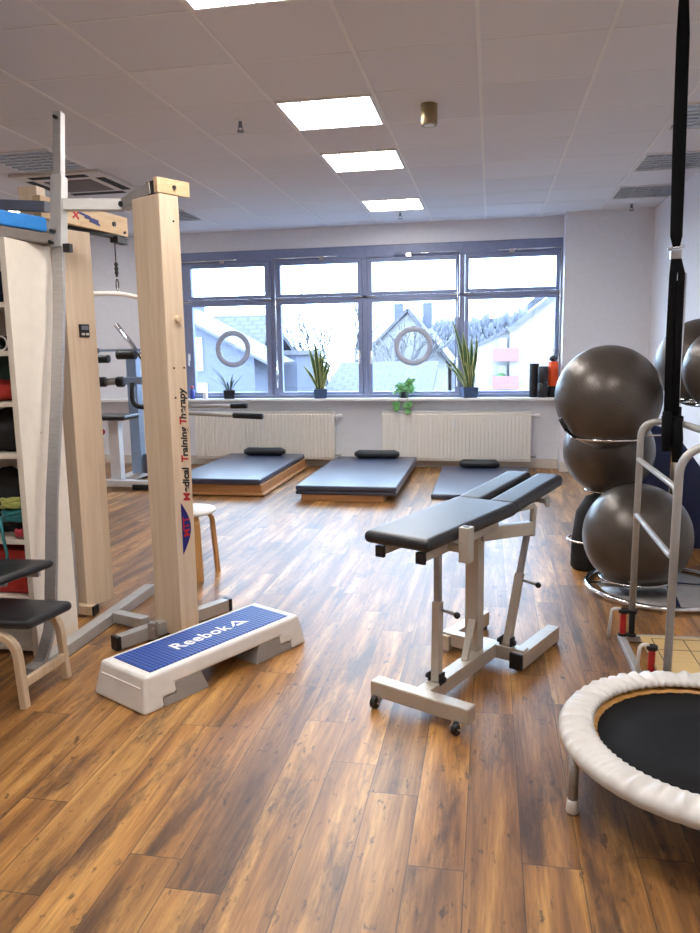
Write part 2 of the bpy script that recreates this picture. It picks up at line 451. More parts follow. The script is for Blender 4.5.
# windows: four units in one band
edges = [(-3.788, -2.81), (-2.605, -1.622), (-1.445, -.427), (-.265, .745)]
bounds = [WX0, -2.707, -1.533, -.346, WX1]
YF = YW + .015
for k, (g0, g1) in enumerate(edges):
    x0, x1 = bounds[k], bounds[k + 1]
    b = bm_new()
    box(b, x0, x1, YF, YF + .09, 2.575, WZ1); box(b, x0, x1, YF, YF + .09, 2.085, 2.125)      # head, transom
    box(b, x0, x1, YF, YF + .09, WZ0, .905)
    box(b, x0, x0 + .03, YF, YF + .09, .905, 2.575); box(b, x1 - .03, x1, YF, YF + .09, .905, 2.575)
    w = struct('window_%d' % (k + 1), b, 'frame', bevel=.004)
    def sash(z0, z1, gz0, gz1):
        s = bm_new(); a0, a1 = x0 + .034, x1 - .034
        box(s, a0, g0, YF - .012, YF + .06, z0, z1); box(s, g1, a1, YF - .012, YF + .06, z0, z1)
        box(s, g0, g1, YF - .012, YF + .06, z0, gz0); box(s, g0, g1, YF - .012, YF + .06, gz1, z1)
        so = obj('sash', s, 'frame', w, bevel=.004)
        p = bm_new(); box(p, g0 - .005, g1 + .005, YF + .03, YF + .036, gz0 - .005, gz1 + .005)
        obj('pane', p, 'glass', so)
        return so
    sash(.909, 2.081, .945, 2.042); sash(2.129, 2.571, 2.167, 2.522)
    r = bm_new()                                                     # fanlight opener rod
    ex = x1 - .04 if k != 1 else x0 + .04
    fx = x0 + (.15 if k else .0); tx = x1 - .3 if k < 2 else x1 - .05
    if k == 0: fx, tx = x0, x0 + .78
    if k == 1: fx, tx = x0 + .04, x0 + .85
    if k == 2: fx, tx = x0 + .38, x1 - .05
    if k == 3: fx, tx = x0 + .42, x1 - .02
    cyl(r, (fx, YF - .04, 2.60), (tx, YF - .04, 2.605), .009, 8)
    mx = fx + .75 * (tx - fx) if k < 2 else fx + .22 * (tx - fx)
    box(r, mx - .03, mx + .03, YF - .05, YF, 2.565, 2.61)
    if k:
        vx = fx if k == 1 else tx
        cyl(r, (vx, YF - .04, 2.605), (vx, YF - .04, 1.2), .009, 8); cyl(r, (vx, YF - .045, 1.35), (vx, YF - .045, 1.0), .014, 8)
    obj('opener_rod', r, 'chrome', w)
    hx = x1 - .075 if k % 2 else x0 + .075
    h = bm_new(); box(h, hx - .014, hx + .014, YF - .03, YF - .01, 1.36, 1.45); box(h, hx - .01, hx + .01, YF - .05, YF - .03, 1.29, 1.43)
    obj('window_handle', h, 'white', w, bevel=.004)
    hb = bm_new()
    for hxx in (x0 + .02, x1 - .14): cyl(hb, (hxx, YF - .008, 2.105), (hxx + .12, YF - .008, 2.105), .009, 8)
    pieces('hinge', hb, 'steel', w)

# ------------------------------------------------------------------ ceiling fittings
def ceiling_lamp(i, j, label, lit, group):
    x0, y0 = GX + i * GS, GY + j * GS; x1, y1 = x0 + GS, y0 + GS
    t = thing('ceiling_lamp', label, 'ceiling lamp', ((x0 + x1) / 2, (y0 + y1) / 2, H), 0, group)
    f = bm_new(); e = .014; fw = .016
    box(f, x0 + e, x1 - e, y0 + e, y0 + e + fw, H - .010, H + .002); box(f, x0 + e, x1 - e, y1 - e - fw, y1 - e, H - .010, H + .002)
    box(f, x0 + e, x0 + e + fw, y0 + e + fw, y1 - e - fw, H - .010, H + .002); box(f, x1 - e - fw, x1 - e, y0 + e + fw, y1 - e - fw, H - .010, H + .002)
    obj('lamp_frame', f, 'tbar', t)
    d = bm_new(); box(d, x0 + e + fw, x1 - e - fw, y0 + e + fw, y1 - e - fw, H - .004, H - .002)
    obj('diffuser', d, 'lamp' if lit else 'lampoff', t)
    l = bm_new()
    for k in range(1, 4):
        x = x0 + e + fw + k * (GS - 2 * e - 2 * fw) / 4; box(l, x - .004, x + .004, y0 + .03, y1 - .03, H - .012, H - .003)
    if not lit:
        for k in range(1, 7):
            y = y0 + .03 + k * (GS - .06) / 7; box(l, x0 + .03, x1 - .03, y - .012, y + .012, H - .0115, H - .004)
    obj('louvre', l, 'tbar' if lit else 'lampoff', t)
    return t
LG = 'lit square ceiling lamps in one row'
ceiling_lamp(-2, -2, 'lit square ceiling lamp cut off by the top edge of the picture', True, LG)
ceiling_lamp(-2, 1, 'lit square ceiling lamp, largest one fully in view', True, LG)
ceiling_lamp(-2, 3, 'lit square ceiling lamp, middle one of the row towards the windows', True, LG)
ceiling_lamp(-2, 6, 'lit square ceiling lamp nearest the windows', True, LG)
ceiling_lamp(-2, -4, 'lit square ceiling lamp behind the viewpoint', True, LG)
ceiling_lamp(-8, 5, 'lit square ceiling lamp glimpsed at far left behind the blue foam pad', True, LG)
ceiling_lamp(-5, -7, 'lit square ceiling lamp behind the viewpoint over the shelf side', True, LG)
ceiling_lamp(1, -4, 'lit square ceiling lamp behind the viewpoint near right wall', True, LG)
OG = 'switched off louvre lamps'
ceiling_lamp(-6, 2, 'switched off louvre lamp beside the ceiling air conditioner', False, OG)
ceiling_lamp(-6, 6, 'switched off louvre lamp behind the top of the wooden column', False, OG)
ceiling_lamp(2, 2, 'switched off louvre lamp at right wall nearest the viewer', False, OG)
ceiling_lamp(2, 4, 'switched off louvre lamp at right wall, second from the window wall', False, OG)
ceiling_lamp(2, 6, 'switched off louvre lamp at right wall closest to the window wall', False, OG)
# air conditioner cassette
t = thing('air_conditioner', 'off white ceiling air conditioner with black air slots', 'air conditioner', (-3.58, 6.28, H))
b = bm_new(); hexa(b, [(-3.99, 5.92, H - .028), (-3.99, 6.76, H - .028), (-3.17, 6.76, H - .028), (-3.17, 5.92, H - .028),
                       (-3.99, 5.92, H - .001), (-3.99, 6.76, H - .001), (-3.17, 6.76, H - .001), (-3.17, 5.92, H - .001)]); obj('casing', b, 'ac', t, bevel=.008)
b = bm_new(); box(b, -3.80, -3.36, 6.14, 6.56, H - .033, H - .027); obj('intake_grille', b, 'grey_foam', t, bevel=.003)
for bx in ((-3.84, -3.32, 5.97, 6.05), (-3.84, -3.32, 6.63, 6.71), (-3.94, -3.87, 6.1, 6.58), (-3.29, -3.21, 6.1, 6.58)):
    b = bm_new(); box(b, *bx, H - .031, H - .026); obj('air_slot', b, 'dark', t)
# cylinder spot
t = thing('spotlight', 'bronze cylinder spotlight on the ceiling right of the lit lamps', 'spotlight', (-.394, 4.94, H))
b = bm_new(); cyl(b, (-.394, 4.94, H), (-.394, 4.94, H - .125), .052, 28); obj('housing', b, 'brass', t, bevel=.004)
b = bm_new(); cyl(b, (-.394, 4.94, H - .120), (-.394, 4.94, H - .1265), .034, 24); obj('lens', b, 'white', t)
SPR = [(-1.63, 4.97, 'small ceiling sprinkler left of the largest lit lamp'), (-1.0, 8.55, 'small ceiling sprinkler close to the window wall behind the farthest lit lamp'),
       (1.46, 8.72, 'small ceiling sprinkler in the corner over the exercise balls')]
for x, y, lb in SPR:
    t = thing('sprinkler', lb, 'sprinkler', (x, y, H), 0, 'ceiling sprinklers')
    b = bm_new(); cyl(b, (x, y, H + .002), (x, y, H - .008), .035, 20); obj('rosette', b, 'tbar', t)
    b = bm_new(); cyl(b, (x, y, H - .008), (x, y, H - .045), .012, 12)
    for s in (-1, 1): beam(b, (x + s * .012, y, H - .035), (x + s * .016, y, H - .07), .005, .005)
    cyl(b, (x, y, H - .068), (x, y, H - .073), .024, 14); obj('head', b, 'mach_grey', t)

# ------------------------------------------------------------------ radiators
def radiator(x0, x1, label, vx):
    t = thing('radiator', label, 'radiator', ((x0 + x1) / 2, 9.16, .1), 0, 'radiators under the windows')
    b = bm_new(); z0, z1 = .10, .70; box(b, x0, x1, 9.135, 9.245, z0, z1)
    n = int((x1 - x0) / .045)
    for k in range(n):
        x = x0 + (k + .5) * (x1 - x0) / n; hexa(b, [(x - .016, 9.122, z0 + .03), (x + .016, 9.122, z0 + .03), (x + .016, 9.14, z0 + .02), (x - .016, 9.14, z0 + .02),
             (x - .016, 9.122, z1 - .03), (x + .016, 9.122, z1 - .03), (x + .016, 9.14, z1 - .02), (x - .016, 9.14, z1 - .02)])
    obj('radiator_panel', b, 'cream', t, bevel=.003)
    b = bm_new(); box(b, x0 + .01, x1 - .01, 9.13, 9.25, z1, z1 + .006)
    obj('top_grille', b, 'white', t)
    b = bm_new()
    for zz in (.2, .6):
        for xx in (x0 + .2, x1 - .2): box(b, xx - .02, xx + .02, 9.245, YW - .002, zz - .02, zz + .02)
    pieces('wall_bracket', b, 'white', t)
    b = bm_new(); cyl(b, (x1, 9.19, z1 - .05), (x1 + .05, 9.19, z1 - .05), .016, 12); cyl(b, (x1 + .045, 9.19, z1 - .05), (x1 + .10, 9.19, z1 - .05), .024, 16)
    obj('thermostat_valve', b, 'white', t, bevel=.003)
    b = bm_new(); cyl(b, (x1, 9.19, z0 + .05), (x1 + .06, 9.19, z0 + .05), .012, 10); tube(b, fillet([(x1 + .05, 9.19, z1 - .05), (x1 + .055, 9.24, z1 - .05), (x1 + .055, YW - .002, z1 - .05)], .03), .01, 8)
    tube(b, fillet([(x1 + .05, 9.19, z0 + .05), (x1 + .055, 9.24, z0 + .05), (x1 + .055, YW - .022, z0 + .05)], .03), .01, 8)
    pieces('radiator_pipe', b, 'steel', t)
    b = bm_new(); box(b, vx - .018, vx + .018, 9.10, 9.123, .50, .62); obj('heat_meter', b, 'white', t, bevel=.003)
radiator(-3.76, -1.915, 'cream ribbed radiator behind the leftmost blue mat', -2.85)
radiator(-1.31, .49, 'cream ribbed radiator under the trailing green plant', -.42)

# ------------------------------------------------------------------ exercise mats with bolsters
def rpad(bm, x0, x1, y0, y1, z0, z1): box(bm, x0, x1, y0, y1, z0, z1)
t = thing('exercise_mat', 'blue black exercise mat on a wide wooden plinth, leftmost of the three', 'exercise mat', (-2.77, 8.15, 0), 0, 'exercise mats on the floor')
b = bm_new(); box(b, -3.24, -2.28, 7.22, 9.08, 0, .115); box(b, -3.27, -2.24, 7.16, 9.07, .012, .03); obj('plinth', b, 'matwood', t, bevel=.004)
b = bm_new(); rpad(b, -3.26, -2.29, 7.19, 9.09, .117, .178); obj('pad', b, 'matblue', t, bevel=.018, bseg=3)
t = thing('exercise_mat', 'double layered blue black exercise mat on a low wooden plinth, middle of the three', 'exercise mat', (-1.39, 8.05, 0), 0, 'exercise mats on the floor')
b = bm_new(); box(b, -1.82, -1.0, 7.035, 8.98, 0, .062); obj('plinth', b, 'matwood', t, bevel=.004)
b = bm_new(); rpad(b, -1.875, -.875, 7.02, 9.06, .064, .108); obj('lower_pad', b, 'matblue', t, bevel=.016, bseg=3)
b = bm_new(); rpad(b, -1.87, -.87, 7.0, 9.06, .110, .158); obj('upper_pad', b, 'matblue', t, bevel=.016, bseg=3)
t = thing('exercise_mat', 'thin blue black exercise mat flat on the floor behind the treatment bench', 'exercise mat', (-.05, 8.2, 0), 0, 'exercise mats on the floor')
b = bm_new(); rpad(b, -.56, .46, 7.24, 9.06, 0, .052); obj('pad', b, 'matblue', t, bevel=.016, bseg=3)
def bolster(x0, x1, y, z, lb, r=.052):
    b = bm_new(); n = 10; pts = []; rr = []
    for k in range(n + 1):
        u = k / n; pts.append((x0 + (x1 - x0) * u, y, z + r * .92)); e = min(u, 1 - u) * (x1 - x0) / r
        rr.append(r * math.sqrt(max(.25, 1 - max(0, 1 - e * 1.4) ** 2)) * (1 + .03 * math.sin(u * 9)))
    tube(b, pts, rr, 18, flat=(1.25, .95)); o = obj('bolster', b, 'vinyl'); tag(o, lb, 'bolster', 'black bolsters at the mat heads')
bolster(-3.03, -2.50, 8.93, .178, 'black bolster at the head of the leftmost mat on its plinth')
bolster(-1.62, -1.07, 8.93, .158, 'black bolster on the middle double layered mat')
bolster(-.35, .12, 8.95, .052, 'black bolster on the thin mat flat on the floor')

# ------------------------------------------------------------------ cable training tower
t = thing('cable_tower', 'tall wooden column pulley tower with steel frame and red and black lettering', 'pulley machine', (-1.95, 3.5, 0))
d = V((.5, .866, 0)); n = V((.866, -.5, 0)); Z = V((0, 0, 1))
C1 = V((-1.605, 3.536, 0))
def col_box(bm, C, dd, nn, w, dp, z0, z1, off=(0, 0)):
    c = C + dd * off[0] + nn * off[1]
    p = [c - dd * dp / 2 - nn * w / 2, c - dd * dp / 2 + nn * w / 2, c + dd * dp / 2 + nn * w / 2, c + dd * dp / 2 - nn * w / 2]
    hexa(bm, [q + Z * z0 for q in p] + [q + Z * z1 for q in p])
W1, D1, ZT = .222, .112, 2.20
b = bm_new(); col_box(b, C1, d, n, W1, D1, .012, ZT); colm = obj('column', b, 'birch', t, bevel=.004)
b = bm_new(); col_box(b, C1, d, n, .03, D1 + .075, ZT + .002, ZT + .072, (.03, W1 / 2 - .012)); obj('column_cap', b, 'birch_h', t, bevel=.003)
b = bm_new(); col_box(b, C1, d, n, .09, .06, ZT + .004, ZT + .064, (-.02, .05)); obj('cap_block', b, 'black', t)
# arm from the column head to the steel post
J = C1 - n * .26 + V((0, 0, ZT + .0)); A0 = C1 + n * .04 - d * .03 + V((0, 0, ZT + .035))
PT = V((-2.095, 3.50, 2.185))
b = bm_new(); beam(b, A0, J, .05, .055); beam(b, J, PT, .055, .055); obj('cross_arm', b, 'steel_paint', t, bevel=.003)
b = bm_new(); cyl(b, J + V((0, -.03, 0)), J + V((0, -.04, 0)), .014, 12); q = C1 + n * (W1 / 2 + .003) + V((0, 0, 2.235)) + d * .03
cyl(b, q, q + n * .008, .010, 12); pieces('bolt', b, 'black', t)
# steel post: telescoping square tube at the top, flat bent bar below
post = [(-2.03, 2.86, .012), (-2.03, 2.96, .05), (-2.03, 3.06, .18), (-2.035, 3.12, .5), (-2.04, 3.17, .78), (-2.05, 3.29, 1.25), (-2.07, 3.40, 1.68), (-2.085, 3.46, 2.03)]
b = bm_new(); ribbon(b, fillet(post, .05, 3), (1, 0, 0), .058, .022); obj('bent_bar', b, 'steel', t, bevel=.003)
b = bm_new(); beam(b, (-2.083, 3.455, 1.97), (-2.100, 3.535, 2.325), .060, .060, up=(0, 1, 0)); obj('sleeve', b, 'steel_paint', t, bevel=.003)
b = bm_new(); beam(b, (-2.100, 3.53, 2.30), (-2.092, 3.560, 2.63), .043, .043, up=(0, 1, 0)); sl = obj('telescopic_tube', b, 'steel', t, bevel=.003)
b = bm_new()
for zz, yy in ((2.60, 3.545), (2.05, 3.44), (1.995, 3.42)): cyl(b, ((-2.093 if zz > 2.5 else -2.09), yy, zz), ((-2.093 if zz > 2.5 else -2.09), yy - .03, zz), .009, 10)
box(b, -2.045, -2.01, 3.43, 3.46, 1.95, 1.99); pieces('locking_pin', b, 'black', t)
b = bm_new(); beam(b, PT + V((-.03, -.04, -.015)), (-2.80, 3.64, 2.255), .05, .05); obj('side_arm', b, 'mach_grey', t, bevel=.003)
# floor frame
b = bm_new(); beam(b, (-2.035, 2.87, .032), (-2.035, 4.12, .032), .065, .06)
beam(b, (-2.0, 3.62, .04), (-1.79, 3.55, .04), .06, .055); obj('floor_frame', b, 'steel_paint', t, bevel=.004)
f0 = V((-1.81, 3.262, .04)); fd = V((.49, .872, 0)); f1 = f0 + fd * .72
b = bm_new(); beam(b, f0, f1, .055, .068); obj('foot_tube', b, 'steel_paint', t, bevel=.004)
b = bm_new(); beam(b, f0 - fd * .012, f0 + fd * .012, .058, .071); beam(b, f1 - fd * .012, f1 + fd * .014, .058, .071); pieces('foot_cap', b, 'black', t, bevel=.003)
b = bm_new(); q = f0 + fd * .19 + V((.035, -.02, .0)); box(b, q.x - .02, q.x + .02, q.y - .02, q.y + .02, .012, .10); cyl(b, q + Z * .03, q + Z * .03 + V((.02, -.03, 0)), .009, 10); obj('foot_bracket', b, 'steel', t, bevel=.002)
# rear column
d2 = V((.4, .917, 0)); n2 = V((.917, -.4, 0)); F2 = V((-2.215, 3.70, 0)); C2 = F2 + d2 * .0925 - n2 * .10
b = bm_new(); col_box(b, C2, d2, n2, .2, .185, .05, 2.11); rc = obj('rear_column', b, 'birch', t, bevel=.004)
b = bm_new(); beam(b, F2 + V((-.14, .0, .045)) , F2 + V((.055, -.02, .045)), .05, .05); obj('rear_foot', b, 'palewood', t, bevel=.003)
b = bm_new(); q = F2 + V((.055, -.02, .045)); beam(b, q, q + V((.012, 0, 0)), .052, .052); obj('foot_cap', b, 'black', t)
b = bm_new(); beam(b, (-2.235, 3.60, .05), (-2.235, 3.60, .52), .05, .02); obj('side_plate', b, 'steel', t, bevel=.002)
# timer on the rear column, right face
q = C2 + n2 * .1 + d2 * .01
b = bm_new(); p0 = q + V((0, 0, 1.585)); beam(b, p0 - d2 * .03, p0 + d2 * .03, .022, .07); tm = obj('timer', b, 'black', t, bevel=.003)
b = bm_new(); p1 = p0 + n2 * .012; beam(b, p1 - d2 * .022 + Z * .015, p1 + d2 * .022 + Z * .015, .002, .022); obj('display', b, 'mach_grey', tm, root=t)
b = bm_new()
for s in (-.013, .013): beam(b, p1 + d2 * (s - .009) - Z * .018, p1 + d2 * (s + .009) - Z * .018, .003, .012)
pieces('timer_button', b, 'white', tm, root=t)
# boom with pulley
B0 = V((-2.275, 3.60, 2.205)); B1 = V((-2.17, 4.33, 2.205))
b = bm_new(); beam(b, B0, B1, .05, .11); obj('boom', b, 'birch_h', t, bevel=.003)
b = bm_new(); beam(b, B0 + V((.0, .25, -.065)), B1 + V((0, -.03, -.065)), .052, .018); beam(b, B1 + V((0, -.14, -.085)), B1 + V((0, -.01, -.085)), .05, .035); obj('boom_rail', b, 'black', t, bevel=.003)
b = bm_new(); box(b, -2.455, -2.345, 3.72, 3.80, 2.03, 2.335); obj('boom_block', b, 'birch', t, bevel=.003)
b = bm_new()
bx = (B1 - B0).normalized(); bs = V((bx.y, -bx.x, 0))
for s, dz, r in ((.60, .0, .014), (.70, -.035, .008), (.10, -.02, .012)):
    q = B0 + bx * s + bs * .025 + Z * dz; cyl(b, q, q + bs * .008, r, 12)
pieces('bolt', b, 'black', t)
b = bm_new()                                                          # painted winged emblem on the boom
q = B0 + bx * .36 + bs * .0262
for s, z0, L_, w in ((-.07, .016, .10, .012), (-.02, .002, .12, .016), (.02, -.014, .09, .012)):
    beam(b, q + bx * s + Z * z0, q + bx * (s + L_) + Z * (z0 - .012), .0015, w)
obj('emblem', b, 'print_blue', t)
b = bm_new(); q2 = B0 + bx * .24 + bs * .0262; beam(b, q2 + Z * .02, q2 + bx * .05 - Z * .02, .0015, .014); beam(b, q2 - Z * .02, q2 + bx * .05 + Z * .015, .0015, .010); obj('emblem_mark', b, 'print_red', t)
cx, cy = B1.x, B1.y - .13
b = bm_new(); cyl(b, (cx, cy, 2.12), (cx, cy, 1.985), .004, 8); obj('cable', b, 'black', t)
b = bm_new(); tube(b, [(cx, cy, 1.99 - .012 * k) for k in range(8)], [.008, .012, .008, .013, .009, .012, .008, .006], 10)
torus(b, (cx, cy, 1.86), .016, .0035, 20, 6, M.Rotation(PI / 2, 3, 'Y') @ M.Diagonal((2.1, 1, 1))); obj('carabiner', b, 'black', t)
b = bm_new(); tube(b, fillet([(cx - .10, cy - .42, 1.72), (cx - .07, cy - .28, 1.79), (cx, cy, 1.815), (cx + .06, cy + .28, 1.79), (cx + .10, cy + .42, 1.72)], .1), .014, 12)
torus(b, (cx, cy, 1.828), .012, .003, 16, 6, M.Rotation(PI / 2, 3, 'Y')); obj('pulldown_bar', b, 'cream', t)
# print on the column: face normal n, reading upwards
ROOT = ROOTM[t.name]; face0 = C1 + n * (W1 / 2 + .0008)
def face_m(z, off):                       # off along d from the face middle
    o = face0 + d * off + V((0, 0, z)) - ROOT.to_translation()
    R3 = M(((0, -d.x, n.x), (0, -d.y, n.y), (1, 0, n.z))).to_4x4()
    return M.Translation(o) @ R3
words = [('M', 'print_red'), ('edical', 'print_black'), ('T', 'print_red'), ('raining', 'print_black'), ('T', 'print_red'), ('herapy', 'print_black')]
zc = .715; FS = .055
adv = {'M': .046, 'edical': .141, 'T': .0285, 'raining': .148, 'herapy': .14}
gap = {1: .012, 3: .012}
for k, (s, m) in enumerate(words):
    text_obj('lettering', s, FS, m, colm, face_m(zc, .036), bold=.0018, shear=.15)
    zc += adv[s] + gap.get(k, 0)
b = bm_new(); pts = [face0 + d * (-.022) + Z * .715]
for k in range(0, 17):
    a = k / 16; pts.append(face0 + d * (-.022 + .056 * math.sin(PI * a)) + Z * (.715 - .27 * a))
pts = pts[1:]
vs = [b.verts.new(p + n * .0006) for p in pts]; vs2 = [b.verts.new(p) for p in pts]
b.faces.new(vs); b.faces.new(vs2[::-1])
for k in range(len(vs)): b.faces.new((vs[k], vs2[k], vs2[(k + 1) % len(vs)], vs[(k + 1) % len(vs)]))
obj('emblem', b, 'print_blue', colm, root=t)
text_obj('emblem_lettering', 'MTT', .052, 'print_red', colm, M.Translation(n * .001) @ face_m(.535, .022), bold=.001)
b = bm_new(); q = C1 + n * (W1 / 2) + V((0, 0, 1.62)) + d * .012; cyl(b, q, q + n * .022, .017, 18); obj('knob', b, 'palewood', colm, root=t, bevel=.003)
b = bm_new()
for z_, o_ in ((1.385, -.02), (1.385, .04), (1.24, -.02), (2.08, .02)):
    q = C1 + n * (W1 / 2) + V((0, 0, z_)) + d * o_; cyl(b, q, q + n * .003, .005, 10)
pieces('screw', b, 'black', colm, root=t)

# ------------------------------------------------------------------ shelf and what it holds
SX0, SX1, SY0, SY1, SH = -3.05, -2.15, 3.13, 3.49, 1.985
t = thing('shelf_unit', 'tall cream open shelf cabinet standing by the pulley tower', 'shelf', ((SX0 + SX1) / 2, (SY0 + SY1) / 2, 0))
b = bm_new(); box(b, SX1 - .03, SX1, SY0, SY1, 0, SH); obj('side_panel', b, 'cabinet', t, bevel=.002)
b = bm_new(); box(b, SX0, SX0 + .03, SY0, SY1, 0, SH); obj('side_panel', b, 'cabinet', t, bevel=.002)
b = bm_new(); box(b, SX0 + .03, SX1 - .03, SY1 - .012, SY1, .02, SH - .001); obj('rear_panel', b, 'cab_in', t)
b = bm_new(); box(b, SX0 + .03, SX1 - .03, SY0, SY1 - .012, SH - .03, SH); obj('top_board', b, 'cabinet', t, bevel=.002)
LV = [.05, .30, .585, 1.0, 1.245, 1.48, 1.70]
for z in LV:
    b = bm_new(); box(b, SX0 + .03, SX1 - .03, SY0 + .005, SY1 - .012, z - .024, z); obj('shelf_board', b, 'cabinet', t, bevel=.002)
def lump(name, c, r, sc, mat, label, cat, seed=0, amp=.12, group=None):
    b = bm_new(); sphere(b, (0, 0, 0), 1, 28); rnd = random.Random(seed); ph = [rnd.uniform(0, 6) for _ in range(6)]
    for v in b.verts:
        k = 1 + amp * math.sin(3 * v.co.x * 2 + ph[0]) * math.sin(2.6 * v.co.y * 2 + ph[1]) + amp * .6 * math.sin(7 * v.co.z + ph[2] + 4 * v.co.x)
        z = v.co.z
        v.co = V((v.co.x * k * r * sc[0], v.co.y * k * r * sc[1], max(z * k, -.72) * r * sc[2]))
    zmin = min(v.co.z for v in b.verts)
    for v in b.verts: v.co += V((c[0], c[1], c[2] - zmin))
    return tag(obj(name, b, mat, smooth=True), label, cat, group)
lump('gym_bag', (-2.35, 3.29, 1.70), .15, (1.05, .8, .62), 'navy_cloth', 'dark navy bag on the highest visible shelf compartment', 'bag', 1)
for k, x in enumerate((-2.30, -2.225)):
    b = bm_new(); pr = [(.022, 0), (.034, 0), (.034, .25), (.022, .25)]
    lathe(b, pr, (0, 0, 0), 28, close=True); bmesh.ops.rotate(b, cent=(0, 0, 0), matrix=M.Rotation(-PI / 2, 3, 'X'), verts=b.verts)
    bmesh.ops.translate(b, vec=(x, 3.15, 1.48 + .0345), verts=b.verts)
    r = obj('roller_tube', b, 'black'); tag(r, 'black hollow tube with white rim on the shelf, ' + ('second from the side panel' if k == 0 else 'next to the side panel'), 'roller', 'black tubes with white rims')
    b = bm_new(); torus(b, (x, 3.148, 1.48 + .0345), .0315, .004, 28, 8, M.Rotation(PI / 2, 3, 'X')); obj('rim', b, 'white', r)
lump('folded_cloth', (-2.33, 3.27, 1.245), .14, (1.0, .8, .42), 'red_cloth', 'bright red cloth on the shelf below the black tubes', 'cloth', 3)
lump('folded_cloth', (-2.31, 3.36, 1.245), .13, (.95, .62, 1.05), 'green_cloth', 'dark green cloth behind the red cloth on the shelf', 'cloth', 4)
lump('gym_bag', (-2.33, 3.29, 1.0), .16, (1.05, .78, .75), 'black_cloth', 'crumpled black bag on the shelf below the red cloth', 'bag', 5)
lump('gym_bag', (-2.36, 3.34, .585), .19, (1.0, .7, .95), 'black_cloth', 'big black bag behind the coloured rubber bands on the shelf', 'bag', 6)
def band(name, c, R, r, mat, label, seed):
    rnd = random.Random(seed); b = bm_new(); N = 60; pts = []
    for k in range(N):
        a = 2 * PI * k / N * 3; q = 1 + .12 * math.sin(k * 1.7 + seed)
        pts.append((c[0] + R * q * math.cos(a), c[1] + R * .6 * q * math.sin(a), c[2] + r + (k / N) * r * 4 + .004 * math.sin(k)))
    tube(b, pts, r, 8); return tag(obj(name, b, mat), label, 'resistance band', 'rubber bands on the shelf')
band('resistance_band', (-2.26, 3.185, .72), .05, .011, 'lime', 'lime coiled rubber band on top of the teal one', 2)
band('resistance_band', (-2.25, 3.185, .655), .055, .012, 'teal', 'teal coiled rubber band under the lime one', 3)
band('resistance_band', (-2.215, 3.175, .585), .03, .008, 'pink', 'pink red rubber band lying on the shelf edge', 4)
b = bm_new(); tube(b, [(-2.29, 3.125, .70), (-2.28, 3.118, .60), (-2.262, 3.112, .52), (-2.268, 3.112, .44)], .013, 4, flat=(1, .25)); tag(obj('hanging_strap', b, 'teal'), 'dark teal strap hanging down from the shelf edge', 'strap')
b = bm_new(); box(b, -2.52, -2.195, 3.17, 3.44, .302, .52); tag(obj('storage_box', b, 'red_cloth', bevel=.02), 'red box low in the shelf behind the kneeling chair', 'box')
# foam on top of the shelf
def slab(name, pts, z0, z1, mat, label, cat, tilt=0):
    b = bm_new(); hexa(b, [(x, y, z0 + dz) for x, y, dz in pts] + [(x, y, z1 + dz) for x, y, dz in pts]); return tag(obj(name, b, mat, bevel=.008), label, cat)
slab('foam_pad', [(-2.95, 3.10, 0), (-2.20, 3.08, 0), (-2.09, 3.46, 0), (-2.85, 3.48, 0)], SH + .002, SH + .055, 'grey_foam', 'grey brown foam pad on top of the shelf under the blue one', 'foam pad')
slab('foam_pad', [(-2.95, 3.02, 0), (-2.205, 3.09, 0), (-2.10, 3.40, 0), (-2.87, 3.42, 0)], SH + .058, SH + .125, 'blue_foam', 'bright blue foam pad on top of the shelf', 'foam pad')

# ------------------------------------------------------------------ kneeling chair
t = thing('kneeling_chair', 'pale bentwood kneeling chair with two black pads before the shelf', 'chair', (-1.95, 2.75, 0))
def leg(bm, x, y, zt, xe):
    p = fillet([(x, y, 0), (x - .02, y, zt), (xe, y, zt)], .10, 8)
    ribbon(bm, p, (0, 1, 0), .036, .030)
b = bm_new(); leg(b, -1.893, 2.635, .315, -2.45); obj('leg', b, 'palewood', t, bevel=.004)
b = bm_new(); leg(b, -1.881, 2.93, .315, -2.45); obj('leg', b, 'palewood', t, bevel=.004)
b = bm_new(); beam(b, (-1.896, 2.64, .105), (-1.884, 2.93, .105), .022, .04); obj('stretcher', b, 'palewood', t, bevel=.004)
b = bm_new(); cyl(b, (-1.91, 2.65, .27), (-2.15, 2.92, .09), .008, 8); obj('brace', b, 'steel', t)
def cushion(bm, quad, z, th, zs=(0, 0, 0, 0)):
    hexa(bm, [(x, y, z - th + dz) for (x, y), dz in zip(quad, zs)] + [(x, y, z + dz) for (x, y), dz in zip(quad, zs)])
b = bm_new(); cushion(b, [(-2.42, 2.60), (-1.84, 2.635), (-1.80, 2.90), (-2.38, 2.90)], .385, .045); obj('knee_pad', b, 'vinyl', t, bevel=.022, bseg=4)
b = bm_new(); cushion(b, [(-2.42, 2.66), (-2.02, 2.70), (-1.915, 2.965), (-2.32, 2.98)], .535, .04, (0, 0, .018, .0)); obj('seat', b, 'vinyl', t, bevel=.02, bseg=4)
b = bm_new(); tube(b, fillet([(-2.42, 2.80, .31), (-2.36, 2.80, .47), (-2.06, 2.81, .475)], .05), .012, 10); beam(b, (-2.30, 2.72, .478), (-2.05, 2.75, .485), .02, .02); beam(b, (-2.2, 2.9, .485), (-1.97, 2.92, .49), .02, .02); obj('bracket', b, 'steel', t)

